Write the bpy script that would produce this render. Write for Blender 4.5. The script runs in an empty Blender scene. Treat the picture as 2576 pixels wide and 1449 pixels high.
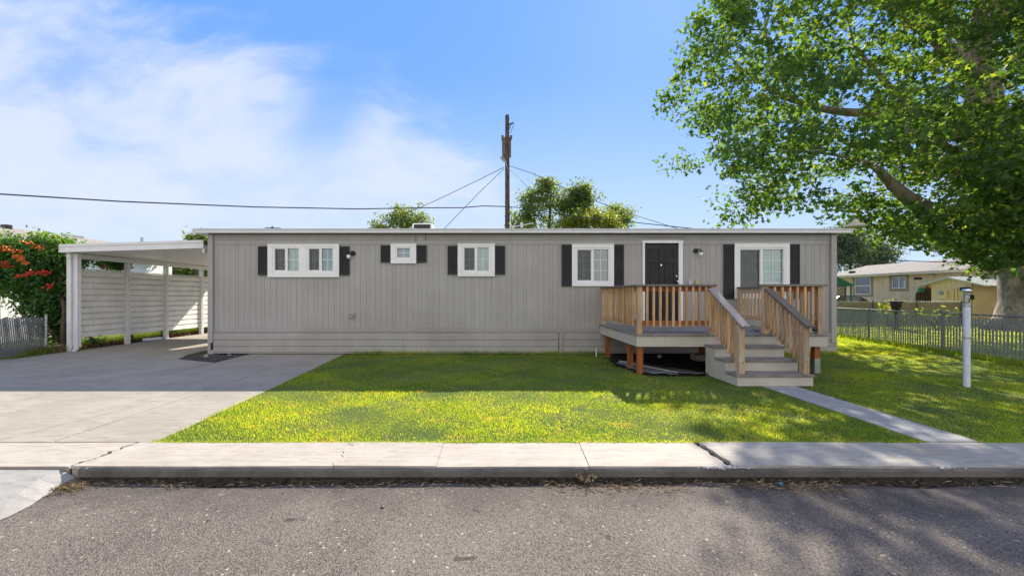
import bpy, math, random
import numpy as np
from mathutils import Vector

# ------------------------------------------------------------------ camera, world, sun
S = bpy.context.scene
COL = S.collection
F = 1000.0            # focal length in units of a 2576 wide frame
CX, CY, HC = 1240.0, 742.0, 1.5
cam_d = bpy.data.cameras.new("camera")
cam = bpy.data.objects.new("camera", cam_d); COL.objects.link(cam)
cam.location = (0, 0, HC); cam.rotation_euler = (math.pi / 2, 0, 0)
cam_d.sensor_width = 36; cam_d.lens = 36 * F / 2576
cam_d.shift_x = (1288 - CX) / 2576; cam_d.shift_y = (CY - 724.5) / 2576
cam_d.clip_start = 0.05; cam_d.clip_end = 2000
S.camera = cam
S.view_settings.view_transform = 'Standard'; S.view_settings.look = 'None'
S.view_settings.gamma = 1; S.view_settings.use_curve_mapping = False
S.view_settings.exposure = 1.15

TO_SUN = Vector((0.43, 1.0, 0.837)).normalized()
ELEV = math.asin(TO_SUN.z)
AZ = math.atan2(TO_SUN.x, TO_SUN.y)       # from +Y towards +X
sl = bpy.data.lights.new("sun", 'SUN'); sl.energy = 4.7; sl.angle = math.radians(0.5)
sl.color = (1.0, 0.91, 0.76)
so = bpy.data.objects.new("sun", sl); COL.objects.link(so)
so.rotation_euler = (-TO_SUN).to_track_quat('-Z', 'Y').to_euler()
so.location = (10, 30, 30)

W = bpy.data.worlds.new("World"); S.world = W; W.use_nodes = True
nt = W.node_tree; nt.nodes.clear()
class NT:
    def __init__(s, t): s.t = t
    def n(s, kind, **kw):
        nd = s.t.nodes.new(kind)
        for k, v in kw.items(): setattr(nd, k, v)
        return nd
    def l(s, a, b): s.t.links.new(a, b)
    def val(s, sock, v):
        if hasattr(v, 'is_linked') or isinstance(v, bpy.types.NodeSocket): s.l(v, sock)
        else: sock.default_value = v
    def math(s, op, a, b=0.0, c=None, clamp=False):
        nd = s.n('ShaderNodeMath', operation=op, use_clamp=clamp)
        s.val(nd.inputs[0], a); s.val(nd.inputs[1], b)
        if c is not None: s.val(nd.inputs[2], c)
        return nd.outputs[0]
    def sstep(s, v, lo, hi, a=0.0, b=1.0):
        nd = s.n('ShaderNodeMapRange', interpolation_type='SMOOTHSTEP')
        s.val(nd.inputs['Value'], v)
        nd.inputs['From Min'].default_value = lo; nd.inputs['From Max'].default_value = hi
        nd.inputs['To Min'].default_value = a; nd.inputs['To Max'].default_value = b
        return nd.outputs['Result']
    def mix(s, f, a, b, mode='MIX'):
        nd = s.n('ShaderNodeMix', data_type='RGBA', blend_type=mode)
        s.val(nd.inputs[0], f); 
        for k, v in ((6, a), (7, b)):
            if isinstance(v, tuple): nd.inputs[k].default_value = (*v[:3], 1)
            else: s.l(v, nd.inputs[k])
        return nd.outputs[2]
    def noise(s, vec, scale, detail=4, rough=0.55, dist=0.0, out='Fac'):
        nd = s.n('ShaderNodeTexNoise'); 
        if vec is not None: s.l(vec, nd.inputs['Vector'])
        nd.inputs['Scale'].default_value = scale; nd.inputs['Detail'].default_value = detail
        nd.inputs['Roughness'].default_value = rough; nd.inputs['Distortion'].default_value = dist
        return nd.outputs[out]
    def mapping(s, vec, scale=(1, 1, 1), rot=(0, 0, 0), loc=(0, 0, 0)):
        nd = s.n('ShaderNodeMapping'); s.l(vec, nd.inputs['Vector'])
        nd.inputs['Scale'].default_value = scale; nd.inputs['Rotation'].default_value = rot
        nd.inputs['Location'].default_value = loc
        return nd.outputs[0]
w = NT(nt)
tc = w.n('ShaderNodeTexCoord').outputs['Generated']
sky = w.n('ShaderNodeTexSky', sky_type='NISHITA'); sky.sun_disc = False
sky.sun_elevation = ELEV; sky.sun_rotation = AZ; sky.altitude = 300
sky.air_density = 1.0; sky.dust_density = 0.25; sky.ozone_density = 2.2
sep = w.n('ShaderNodeSeparateXYZ'); w.l(tc, sep.inputs[0])
dy = w.math('MAXIMUM', w.math('ABSOLUTE', sep.outputs[1]), 0.25)
u = w.math('DIVIDE', sep.outputs[0], dy); v = w.math('DIVIDE', sep.outputs[2], dy)
uv = w.n('ShaderNodeCombineXYZ'); w.l(u, uv.inputs[0]); w.l(v, uv.inputs[1])
warp = w.noise(uv.outputs[0], 1.6, 3, 0.5, out='Color')
wm = w.n('ShaderNodeVectorMath', operation='MULTIPLY_ADD'); w.l(warp, wm.inputs[0])
wm.inputs[1].default_value = (.35, .35, 0); w.l(uv.outputs[0], wm.inputs[2])
n1 = w.noise(w.mapping(wm.outputs[0], (1.3, 3.6, 1), (0, 0, 0.42), (.3, .1, 0)), 1.5, 7, 0.58)
n2 = w.noise(w.mapping(wm.outputs[0], (1, 2.2, 1), (0, 0, -0.5), (3.3, 1.1, 0)), 1.9, 6, 0.6)
line = w.math('SUBTRACT', w.math('MULTIPLY_ADD', u, -0.42, 0.44), v)
m = w.math('ADD', line, w.math('MULTIPLY_ADD', n1, 0.9, -0.50))
mask = w.sstep(m, -0.06, 0.20)
tex = w.sstep(n2, .30, .58, .35, 1.0)
gap = w.math('MULTIPLY', w.sstep(w.math('ABSOLUTE', w.math('ADD', w.math('MULTIPLY_ADD', v, -.35, .57), u)), .02, .16, .85, 0.0), w.sstep(v, .30, .42))
tex = w.math('MULTIPLY', tex, w.math('SUBTRACT', 1.0, gap))
mask = w.math('MULTIPLY', mask, tex)
mask = w.math('MULTIPLY', mask, w.sstep(u, -0.04, 0.22, 1.0, 0.0))
low = w.sstep(v, 0.60, 0.0, 0.0, 0.90)
SKYK = 0.105
skc = w.n('ShaderNodeVectorMath', operation='MULTIPLY'); w.l(sky.outputs[0], skc.inputs[0])
skc.inputs[1].default_value = (1, 1, 1)
base = w.mix(0.84, skc.outputs[0], (.74, 1.82, 4.60))
base = w.mix(w.math('MULTIPLY', low, .92), base, (3.05, 3.75, 4.65))
mask = w.math('MULTIPLY', mask, .85)
cloud = w.mix(mask, base, (3.42, 3.72, 4.40))
# unseen bright broken cloud added behind the camera as fill for the front walls
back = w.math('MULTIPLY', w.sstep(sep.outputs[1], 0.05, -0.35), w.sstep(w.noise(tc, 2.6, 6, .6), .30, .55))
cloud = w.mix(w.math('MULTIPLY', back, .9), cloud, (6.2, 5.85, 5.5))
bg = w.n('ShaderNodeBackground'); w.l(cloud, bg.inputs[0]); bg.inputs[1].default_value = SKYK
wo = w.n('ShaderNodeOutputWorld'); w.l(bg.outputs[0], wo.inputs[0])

random.seed(7); rng = np.random.default_rng(7)

# ------------------------------------------------------------------ helpers
def G(x, y, z=0.0):
    Y = F * (HC - z) / (y - CY); return ((x - CX) * Y / F, Y)
def P(x, y, Y): return ((x - CX) * Y / F, Y, HC + (CY - y) * Y / F)

ORG = {}
def tag(o, label=None, cat=None, group=None, kind=None):
    if label: o['label'] = label
    if cat: o['category'] = cat
    if group: o['group'] = group
    if kind: o['kind'] = kind
    return o
def empty(name, loc, label, cat, group=None):
    o = bpy.data.objects.new(name, None); COL.objects.link(o); o.location = loc
    o.empty_display_size = 0.2
    ORG[o.name] = Vector(loc); return tag(o, label, cat, group)

class MB:
    def __init__(s): s.v = []; s.f = []
    def add(s, vs, fs):
        b = len(s.v); s.v += [tuple(p) for p in vs]; s.f += [tuple(i + b for i in f) for f in fs]; return s
    def box(s, x0, x1, y0, y1, z0, z1):
        if x0 > x1: x0, x1 = x1, x0
        if y0 > y1: y0, y1 = y1, y0
        if z0 > z1: z0, z1 = z1, z0
        return s.add([(x0,y0,z0),(x1,y0,z0),(x1,y1,z0),(x0,y1,z0),(x0,y0,z1),(x1,y0,z1),(x1,y1,z1),(x0,y1,z1)],
              [(0,3,2,1),(4,5,6,7),(0,1,5,4),(1,2,6,5),(2,3,7,6),(3,0,4,7)])
    def bar(s, a, b, w, h, up=(0, 0, 1)):
        a = Vector(a); b = Vector(b); d = (b - a).normalized(); up = Vector(up)
        sd = d.cross(up)
        if sd.length < 1e-4: sd = d.cross(Vector((0, 1, 0)))
        sd.normalize(); u2 = sd.cross(d).normalized()
        vs = [p + sd * (i * w / 2) + u2 * (j * h / 2) for p in (a, b) for (i, j) in ((-1,-1),(1,-1),(1,1),(-1,1))]
        return s.add(vs, [(0,1,2,3),(7,6,5,4),(0,4,5,1),(1,5,6,2),(2,6,7,3),(3,7,4,0)])
    def tube(s, pts, rad, n=8, cap=True):
        pts = [Vector(p) for p in pts]
        if not isinstance(rad, (list, tuple)): rad = [rad] * len(pts)
        rings = []; up = Vector((0.13, 0.31, 0.94))
        for i, p in enumerate(pts):
            d = (pts[min(i + 1, len(pts) - 1)] - pts[max(i - 1, 0)])
            if d.length < 1e-9: d = Vector((0, 0, 1))
            d.normalize()
            a = d.cross(up)
            if a.length < 0.05: a = d.cross(Vector((1, 0, 0)))
            a.normalize(); b2 = d.cross(a); up = a.cross(d) if i else up
            rings.append([p + (a * math.cos(2*math.pi*k/n) + b2 * math.sin(2*math.pi*k/n)) * rad[i] for k in range(n)])
        vs = [q for r in rings for q in r]; fs = []
        for i in range(len(pts) - 1):
            for k in range(n):
                k2 = (k + 1) % n
                fs.append((i*n+k, i*n+k2, (i+1)*n+k2, (i+1)*n+k))
        if cap: fs += [tuple(range(n))[::-1], tuple((len(pts)-1)*n + k for k in range(n))]
        return s.add(vs, fs)
    def lathe(s, c, prof, n=20):            # prof: (r, z) list, about vertical axis
        vs = []; fs = []
        for r, z in prof:
            for k in range(n):
                a = 2*math.pi*k/n; vs.append((c[0]+r*math.cos(a), c[1]+r*math.sin(a), c[2]+z))
        for i in range(len(prof)-1):
            for k in range(n):
                k2 = (k+1) % n; fs.append((i*n+k, i*n+k2, (i+1)*n+k2, (i+1)*n+k))
        fs += [tuple(range(n))[::-1], tuple((len(prof)-1)*n + k for k in range(n))]
        return s.add(vs, fs)
    def prism(s, poly, z0, z1):             # poly: ccw xy
        n = len(poly)
        zt = z1 if callable(z1) else (lambda x, y: z1)
        vs = [(x, y, z0) for x, y in poly] + [(x, y, zt(x, y)) for x, y in poly]
        fs = [tuple(range(n))[::-1], tuple(range(n, 2*n))] + [(i, (i+1) % n, n+(i+1) % n, n+i) for i in range(n)]
        return s.add(vs, fs)
    def extr(s, prof, y0, y1, axis='y'):    # prof ccw list in (x,z) extruded along y, or (y,z) along x
        n = len(prof)
        if axis == 'y': vs = [(a, y0, b) for a, b in prof] + [(a, y1, b) for a, b in prof]
        else: vs = [(y0, a, b) for a, b in prof] + [(y1, a, b) for a, b in prof]
        fs = [tuple(range(n)), tuple(range(n, 2*n))[::-1]] + [(i, n+i, n+(i+1) % n, (i+1) % n) for i in range(n)]
        return s.add(vs, fs)

def link(name, me, mat, parent=None, loc=(0, 0, 0)):
    o = bpy.data.objects.new(name, me); COL.objects.link(o); o.location = loc
    if mat is not None and not me.materials: me.materials.append(mat)
    if parent: o.parent = parent
    return o
def build(name, mb, mat, parent=None, bevel=0.0, smooth=False, origin=None):
    org = ORG[parent.name] if parent else Vector(origin or (0, 0, 0))
    me = bpy.data.meshes.new(name)
    me.from_pydata([tuple(Vector(p) - org) for p in mb.v], [], mb.f); me.update()
    import bmesh
    bm = bmesh.new(); bm.from_mesh(me); bmesh.ops.recalc_face_normals(bm, faces=bm.faces[:]); bm.to_mesh(me); bm.free()
    if smooth:
        me.shade_smooth()
    o = link(name, me, mat, parent, (0, 0, 0) if parent else tuple(org))
    ORG[o.name] = org
    if bevel:
        b = o.modifiers.new("bevel", 'BEVEL'); b.width = bevel; b.segments = 2; b.limit_method = 'ANGLE'
    return o
def fast(name, verts, tris, mat, parent=None, rnd=None, smooth=False):
    org = np.array(ORG[parent.name]) if parent else np.zeros(3)
    me = bpy.data.meshes.new(name); verts = (verts - org).astype(np.float32)
    me.vertices.add(len(verts)); me.vertices.foreach_set('co', verts.ravel())
    me.loops.add(tris.size); me.loops.foreach_set('vertex_index', tris.astype(np.int32).ravel())
    me.polygons.add(len(tris)); me.polygons.foreach_set('loop_start', np.arange(0, tris.size, 3, dtype=np.int32))
    me.polygons.foreach_set('loop_total', np.full(len(tris), 3, dtype=np.int32))
    me.update(calc_edges=True)
    if rnd is not None:
        a = me.attributes.new('rnd', 'FLOAT', 'POINT'); a.data.foreach_set('value', rnd.astype(np.float32))
    o = link(name, me, mat, parent); ORG[o.name] = Vector(org.tolist()); return o
def dup(root, loc, parent=None, **kw):
    c = root.copy(); COL.objects.link(c); c.location = loc
    if parent is not None: c.parent = parent
    for ch in root.children:
        d = ch.copy(); COL.objects.link(d); d.parent = c
        for g in ch.children:
            e = g.copy(); COL.objects.link(e); e.parent = d
    for k, vv in kw.items(): c[k] = vv
    return c

# ------------------------------------------------------------------ materials
def M(name, rough=0.7, metal=0.0, spec=0.5):
    m = bpy.data.materials.new(name); m.use_nodes = True; t = NT(m.node_tree)
    b = m.node_tree.nodes['Principled BSDF']
    b.inputs['Roughness'].default_value = rough; b.inputs['Metallic'].default_value = metal
    b.inputs['Specular IOR Level'].default_value = spec
    return m, t, b
def bump(t, b, h, strength=0.3, dist=0.01):
    n = t.n('ShaderNodeBump'); t.l(h, n.inputs['Height']); n.inputs['Strength'].default_value = strength
    n.inputs['Distance'].default_value = dist; t.l(n.outputs[0], b.inputs['Normal'])
def paint(name, col, var=0.06, rough=0.55, metal=0.0, scale=3.0, dirt=None, dirtamt=0.35, spec=0.4, bumps=0.0):
    m, t, b = M(name, rough, metal, spec)
    p = t.n('ShaderNodeNewGeometry').outputs['Position']
    n = t.noise(p, scale, 6, 0.6)
    c2 = tuple(max(0, c * (1 - 2.2*var)) for c in col); c1 = tuple(min(1, c * (1 + var)) for c in col)
    c = t.mix(t.sstep(n, .3, .7), c2, c1)
    if dirt:
        d = t.noise(t.mapping(p, (2.5, 2.5, .45)), scale * 2.2, 8, 0.7)
        c = t.mix(t.math('MULTIPLY', t.sstep(d, .52, .78), dirtamt), c, dirt)
    t.l(c, b.inputs['Base Color'])
    if bumps: bump(t, b, t.noise(p, 60, 4), bumps, 0.004)
    return m

def mat_wood(name, warm, grey, greyamt=0.5, rough=0.8):
    m, t, b = M(name, rough, 0, 0.25)
    oi = t.n('ShaderNodeObjectInfo')
    co = t.n('ShaderNodeTexCoord').outputs['Object']
    off = t.n('ShaderNodeVectorMath', operation='MULTIPLY_ADD')
    cb = t.n('ShaderNodeCombineXYZ'); 
    for i in range(3): t.l(oi.outputs['Random'], cb.inputs[i])
    t.l(cb.outputs[0], off.inputs[0]); off.inputs[1].default_value = (17, 31, 53); t.l(co, off.inputs[2])
    g = t.noise(t.mapping(off.outputs[0], (60, 60, 2.2)), 1.0, 5, 0.6, 0.6)
    wz = t.noise(t.mapping(off.outputs[0], (5, 5, 1.6)), 1.0, 4, 0.6)
    kn = t.n('ShaderNodeTexVoronoi'); t.l(t.mapping(off.outputs[0], (14, 14, 5)), kn.inputs['Vector']); kn.inputs['Scale'].default_value = 0.8
    dark = tuple(c * 0.45 for c in warm)
    c = t.mix(t.sstep(g, .35, .75), dark, warm)
    gg = t.mix(t.sstep(g, .3, .75), tuple(c_ * .55 for c_ in grey), grey)
    f = t.math('ADD', t.sstep(wz, .35, .65), greyamt - 0.5, clamp=True)
    c = t.mix(f, c, gg)
    c = t.mix(t.sstep(kn.outputs['Distance'], .13, .05, 0, .8), c, (.05, .03, .02))
    hv = t.mix(1.0, c, c)
    hs = t.n('ShaderNodeHueSaturation'); t.l(c, hs.inputs['Color'])
    t.l(t.math('MULTIPLY_ADD', oi.outputs['Random'], 0.5, 0.78), hs.inputs['Value'])
    t.l(hs.outputs[0], b.inputs['Base Color']); bump(t, b, g, 0.35, 0.004)
    return m

def mat_leaf(name, cols, trans=0.5, rough=0.5, tcol=None):
    m = bpy.data.materials.new(name); m.use_nodes = True; t = NT(m.node_tree)
    b = m.node_tree.nodes['Principled BSDF']; b.inputs['Roughness'].default_value = rough
    b.inputs['Specular IOR Level'].default_value = 0.35
    at = t.n('ShaderNodeAttribute', attribute_name='rnd').outputs['Fac']
    r = t.n('ShaderNodeValToRGB'); t.l(at, r.inputs[0]); r.color_ramp.interpolation = 'LINEAR'
    el = r.color_ramp.elements
    while len(el) < len(cols): el.new(0.5)
    for i, c in enumerate(cols):
        el[i].position = c[0]; el[i].color = (*c[1], 1)
    t.l(r.outputs[0], b.inputs['Base Color'])
    tr = t.n('ShaderNodeBsdfTranslucent')
    tm = t.mix(1.0, r.outputs[0], tcol or (2.6, 2.2, .7), 'MULTIPLY'); t.l(tm, tr.inputs[0])
    mx = t.n('ShaderNodeMixShader'); mx.inputs[0].default_value = trans
    t.l(b.outputs[0], mx.inputs[1]); t.l(tr.outputs[0], mx.inputs[2])
    t.l(mx.outputs[0], m.node_tree.nodes['Material Output'].inputs[0])
    return m

def siding(name, col, dirt):
    m, t, b = M(name, .6, 0, .35)
    p = t.n('ShaderNodeNewGeometry').outputs['Position']
    st = t.noise(t.mapping(p, (4.2, 1, .12)), 1.0, 5, .75); lg = t.noise(p, .7, 5, .6); dr = t.noise(t.mapping(p, (9, 1, .5)), 1.0, 6, .7)
    c = t.mix(t.sstep(st, .30, .70), tuple(c*.94 for c in col), tuple(min(1, c*1.04) for c in col))
    c = t.mix(t.sstep(lg, .35, .7, 0, .45), c, tuple(c*.9 for c in dirt))
    c = t.mix(t.sstep(dr, .58, .78, 0, .35), c, dirt)
    fine = t.noise(p, 130, 3, .6); c = t.mix(t.sstep(fine, .3, .7, .12, 0), c, tuple(c*.5 for c in col))
    t.l(c, b.inputs['Base Color']); bump(t, b, fine, .12, .003); return m
# vinyl-grey siding
SIDING = siding("siding_paint", (.392, .381, .367), (.32, .30, .272))
SKIRT = siding("skirting_paint", (.37, .355, .335), (.25, .237, .215))
WHITE = paint("white_vinyl", (.80, .80, .80), .02, .4, scale=4)
ALUM = paint("white_aluminium", (.74, .74, .75), .03, .42, scale=3, dirt=(.45, .44, .42), dirtamt=.25)
PANELW = paint("white_corrugated_panel", (.80, .79, .75), .05, .5, scale=2.4, dirt=(.40, .38, .34), dirtamt=.45)
ROOFW = paint("roof_coating", (.55, .56, .56), .06, .6, scale=2)
FASC = paint("fascia_metal", (.62, .63, .64), .03, .35, scale=2, dirt=(.4, .38, .35), dirtamt=.2)
BROWNTRIM = paint("eave_trim", (.22, .19, .16), .05, .6)
BLACK = paint("shutter_black", (.022, .023, .025), .1, .45)
DOORM = paint("black_door", (.012, .013, .014), .2, .42, scale=5)
METAL = paint("galvanised_metal", (.42, .45, .47), .06, .35, .7, scale=8)
DARKM = paint("dark_metal", (.03, .03, .032), .1, .4, .4)
CHROME = paint("chrome", (.75, .75, .76), .03, .15, 1.0)
BEIGE = paint("deck_fascia_paint", (.47, .445, .39), .04, .65, scale=2.5, dirt=(.25, .23, .2), dirtamt=.3, bumps=.1)
POSTOR = mat_wood("treated_orange_post", (.42, .13, .04), (.34, .15, .07), .25)
BALW = mat_wood("weathered_cedar", (.78, .46, .21), (.64, .49, .33), .36)
NEWEL = mat_wood("weathered_grey_cedar", (.70, .44, .23), (.56, .46, .34), .50)
CAPW = mat_wood("grey_cap_board", (.26, .19, .14), (.24, .215, .19), .85)
CAPW2 = mat_wood("pale_cap_board", (.50, .42, .36), (.42, .40, .40), .8)
FLOORW = mat_wood("grey_deck_board", (.27, .235, .205), (.34, .315, .29), .8)
PVC = paint("pvc_pipe", (.62, .66, .74), .04, .35, scale=6, dirt=(.42, .42, .42), dirtamt=.3)

def mat_concrete(name, c1, c2, sc=1.0, stain=(.30, .22, .15), stainamt=.25, agg=.25):
    m, t, b = M(name, .85, 0, .3)
    p = t.n('ShaderNodeNewGeometry').outputs['Position']
    n = t.noise(p, .9 * sc, 8, .62, .4); fine = t.noise(p, 90, 4, .7); mid = t.noise(t.mapping(p, (1, 3.2, 1)), 5, 6, .65, .5)
    c = t.mix(t.sstep(n, .32, .68), c1, c2)
    c = t.mix(t.math('MULTIPLY', t.sstep(mid, .42, .72), .6), c, tuple(x * .66 for x in c1))
    br = t.noise(t.mapping(p, (1.2, 22, 1)), 1.0, 4, .65); c = t.mix(t.sstep(br, .45, .7, 0, .35), c, tuple(min(1, x * 1.28) for x in c2))
    spot = t.noise(p, 7.5, 3, .5); c = t.mix(t.sstep(spot, .70, .76, 0, .5), c, tuple(x * .45 for x in c1))
    c = t.mix(t.math('MULTIPLY', t.sstep(t.noise(p, 1.7, 7, .65), .56, .74), stainamt), c, stain)
    c = t.mix(t.math('MULTIPLY', t.sstep(fine, .35, .62, 1, 0), agg), c, tuple(x * .45 for x in c1))
    t.l(c, b.inputs['Base Color'])
    bump(t, b, t.math('ADD', fine, t.math('MULTIPLY', mid, .6)), .35, .004)
    return m
CONC = mat_concrete("driveway_concrete", (.27, .243, .208), (.35, .318, .275), 1.0, (.22, .18, .14), .45)
WALK = mat_concrete("sidewalk_concrete", (.345, .312, .272), (.41, .376, .332), 1.3, (.38, .26, .17), .38)
APRON = mat_concrete("apron_concrete", (.27, .26, .245), (.33, .32, .305), 1.2, (.25, .22, .2), .2)
PATHC = mat_concrete("path_concrete", (.29, .285, .28), (.36, .35, .34), 1.4, (.25, .22, .2), .2, .45)
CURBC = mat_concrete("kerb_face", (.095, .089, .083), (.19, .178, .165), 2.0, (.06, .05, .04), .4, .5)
BROKEN = mat_concrete("broken_concrete", (.42, .41, .40), (.62, .61, .59), 9, (.15, .13, .11), .5, .6)

def mat_asphalt():
    m, t, b = M("asphalt", .9, 0, .25)
    p = t.n('ShaderNodeNewGeometry').outputs['Position']
    vo = t.n('ShaderNodeTexVoronoi'); t.l(p, vo.inputs['Vector']); vo.inputs['Scale'].default_value = 150
    vb = t.n('ShaderNodeTexVoronoi'); t.l(p, vb.inputs['Vector']); vb.inputs['Scale'].default_value = 48
    big = t.noise(p, .8, 6, .6, .4); fine = t.noise(p, 140, 3, .6)
    sepc = t.n('ShaderNodeSeparateColor'); t.l(vo.outputs['Color'], sepc.inputs[0])
    sepb = t.n('ShaderNodeSeparateColor'); t.l(vb.outputs['Color'], sepb.inputs[0])
    a = t.mix(t.sstep(big, .35, .65), (.082, .070, .063), (.152, .131, .117))
    c = t.mix(t.sstep(sepc.outputs[0], .05, .95, 0, .8), a, (.25, .21, .18), 'MIX')
    c = t.mix(t.sstep(sepc.outputs[1], .62, .9, 0, .8), c, (.045, .04, .04))
    c = t.mix(t.math('MULTIPLY', t.sstep(sepb.outputs[0], .972, .985), t.sstep(vb.outputs['Distance'], .5, .3)), c, (.42, .37, .31))
    c = t.mix(t.sstep(t.noise(t.mapping(p, (1, 1, 1), (0, 0, 0), (4, 7, 0)), 1.9, 8, .7), .56, .70, 0, .55), c, (.06, .054, .052))
    sy_ = t.n('ShaderNodeSeparateXYZ'); t.l(p, sy_.inputs[0])
    near_kerb = t.math('ADD', sy_.outputs[1], t.math('MULTIPLY', t.noise(p, 2.2, 5, .7), 1.1))
    c = t.mix(t.sstep(near_kerb, 3.35, 3.9, 0, .55), c, (.055, .047, .043))  # asphalt gets darker in an uneven band towards the kerb
    c = t.mix(t.sstep(t.noise(p, 5.5, 2, .4), .72, .76, 0, .7), c, (.035, .03, .03))
    t.l(c, b.inputs['Base Color'])
    bump(t, b, t.math('ADD', vo.outputs['Distance'], fine), .8, .006)
    return m
ASPH = mat_asphalt()

def mat_soil(name, c1, c2, sc=6):
    m, t, b = M(name, .95, 0, .1)
    p = t.n('ShaderNodeNewGeometry').outputs['Position']
    n = t.noise(p, sc, 8, .7, .3)
    t.l(t.mix(t.sstep(n, .35, .65), c1, c2), b.inputs['Base Color']); bump(t, b, t.noise(p, sc * 8, 5, .7), .8, .02)
    return m
SOIL = mat_soil("bare_soil", (.035, .028, .02), (.11, .085, .06))
CRACKM = mat_soil("crack_soil", (.02, .016, .012), (.07, .055, .035), 20)
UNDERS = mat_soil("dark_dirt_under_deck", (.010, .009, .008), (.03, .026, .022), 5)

def grass_color(t, p):
    big = t.noise(p, .55, 5, .6, .3); mid = t.noise(p, 3.2, 7, .68, .5); sm = t.noise(p, 14, 5, .65)
    g = t.mix(t.sstep(big, .38, .62), (.105, .180, .036), (.180, .255, .042))
    g = t.mix(t.sstep(mid, .50, .68), g, (.215, .25, .07))
    g = t.mix(t.sstep(t.math('ADD', mid, t.math('MULTIPLY', sm, .5)), .84, .97), g, (.165, .155, .08))
    return g
def mat_lawnbase():
    m, t, b = M("lawn_base", .95, 0, .1)
    p = t.n('ShaderNodeNewGeometry').outputs['Position']
    g = grass_color(t, p); n = t.noise(p, 60, 5, .7)
    c = t.mix(t.sstep(n, .38, .6), (.05, .055, .02), g)
    t.l(c, b.inputs['Base Color']); bump(t, b, n, 1, .03); return m
LAWN = mat_lawnbase()
def mat_blade():
    m = bpy.data.materials.new("grass_blade"); m.use_nodes = True; t = NT(m.node_tree)
    b = m.node_tree.nodes['Principled BSDF']; b.inputs['Roughness'].default_value = .6
    b.inputs['Specular IOR Level'].default_value = .25
    p = t.n('ShaderNodeNewGeometry').outputs['Position']
    at = t.n('ShaderNodeAttribute', attribute_name='rnd').outputs['Fac']
    g = grass_color(t, p)
    g = t.mix(t.sstep(at, .86, 1.0, 0, .3), g, (.28, .27, .14))
    hs = t.n('ShaderNodeHueSaturation'); t.l(g, hs.inputs['Color']); t.l(t.math('MULTIPLY_ADD', at, .40, .82), hs.inputs['Value'])
    t.l(hs.outputs[0], b.inputs['Base Color'])
    tr = t.n('ShaderNodeBsdfTranslucent'); t.l(t.mix(1.0, hs.outputs[0], (4.4, 3.4, .6), 'MULTIPLY'), tr.inputs[0])
    mx = t.n('ShaderNodeMixShader'); mx.inputs[0].default_value = .56
    t.l(b.outputs[0], mx.inputs[1]); t.l(tr.outputs[0], mx.inputs[2])
    t.l(mx.outputs[0], m.node_tree.nodes['Material Output'].inputs[0]); return m
BLADE = mat_blade()

def mat_glass(name, tint=(.55, .62, .62), refl=.28):
    m = bpy.data.materials.new(name); m.use_nodes = True; t = NT(m.node_tree)
    m.node_tree.nodes.remove(m.node_tree.nodes['Principled BSDF'])
    tr = t.n('ShaderNodeBsdfTransparent'); tr.inputs[0].default_value = (*tint, 1)
    gl = t.n('ShaderNodeBsdfGlossy'); gl.inputs['Roughness'].default_value = .015
    p = t.n('ShaderNodeNewGeometry').outputs['Position']
    bp = t.n('ShaderNodeBump'); t.l(t.noise(p, 2.2, 2), bp.inputs['Height']); bp.inputs['Strength'].default_value = .25
    bp.inputs['Distance'].default_value = .02; t.l(bp.outputs[0], gl.inputs['Normal'])
    fr = t.n('ShaderNodeFresnel'); fr.inputs[0].default_value = 1.5
    mx = t.n('ShaderNodeMixShader'); t.l(t.math('ADD', fr.outputs[0], refl, clamp=True), mx.inputs[0])
    t.l(tr.outputs[0], mx.inputs[1]); t.l(gl.outputs[0], mx.inputs[2])
    t.l(mx.outputs[0], m.node_tree.nodes['Material Output'].inputs[0]); return m
GLASS = mat_glass("window_glass", (.74, .90, .88), .13)
GLASSC = mat_glass("lamp_glass", (.9, .9, .9), .15)
def mat_screen():
    m = bpy.data.materials.new("insect_screen"); m.use_nodes = True; t = NT(m.node_tree)
    b = m.node_tree.nodes['Principled BSDF']; b.inputs['Base Color'].default_value = (.10, .105, .11, 1); b.inputs['Roughness'].default_value = .7
    tr = t.n('ShaderNodeBsdfTransparent'); mx = t.n('ShaderNodeMixShader'); mx.inputs[0].default_value = .36
    t.l(tr.outputs[0], mx.inputs[1]); t.l(b.outputs[0], mx.inputs[2])
    t.l(mx.outputs[0], m.node_tree.nodes['Material Output'].inputs[0]); return m
SCREEN = mat_screen()
BLINDM = paint("blind_slats", (.72, .80, .80), .03, .5)
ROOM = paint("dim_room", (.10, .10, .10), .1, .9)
def mat_bark(name, c1, c2, sc=3.0):
    m, t, b = M(name, .9, 0, .2)
    p = t.n('ShaderNodeNewGeometry').outputs['Position']
    n = t.noise(t.mapping(p, (1.6, 1.6, .7)), sc, 8, .65, .8); f = t.noise(t.mapping(p, (1, 1, .35)), 22, 5, .7)
    c = t.mix(t.sstep(n, .42, .58), c1, c2); c = t.mix(t.sstep(f, .5, .75, 0, .55), c, tuple(x * .35 for x in c1))
    t.l(c, b.inputs['Base Color']); bump(t, b, t.math('ADD', n, f), .6, .03); return m
BARK = mat_bark("grey_bark", (.21, .17, .13), (.40, .34, .275), 2.0)
BARK2 = mat_bark("brown_bark", (.07, .05, .035), (.14, .10, .075))
POLEW = mat_bark("pole_wood", (.06, .045, .035), (.13, .10, .08), 5)

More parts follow.
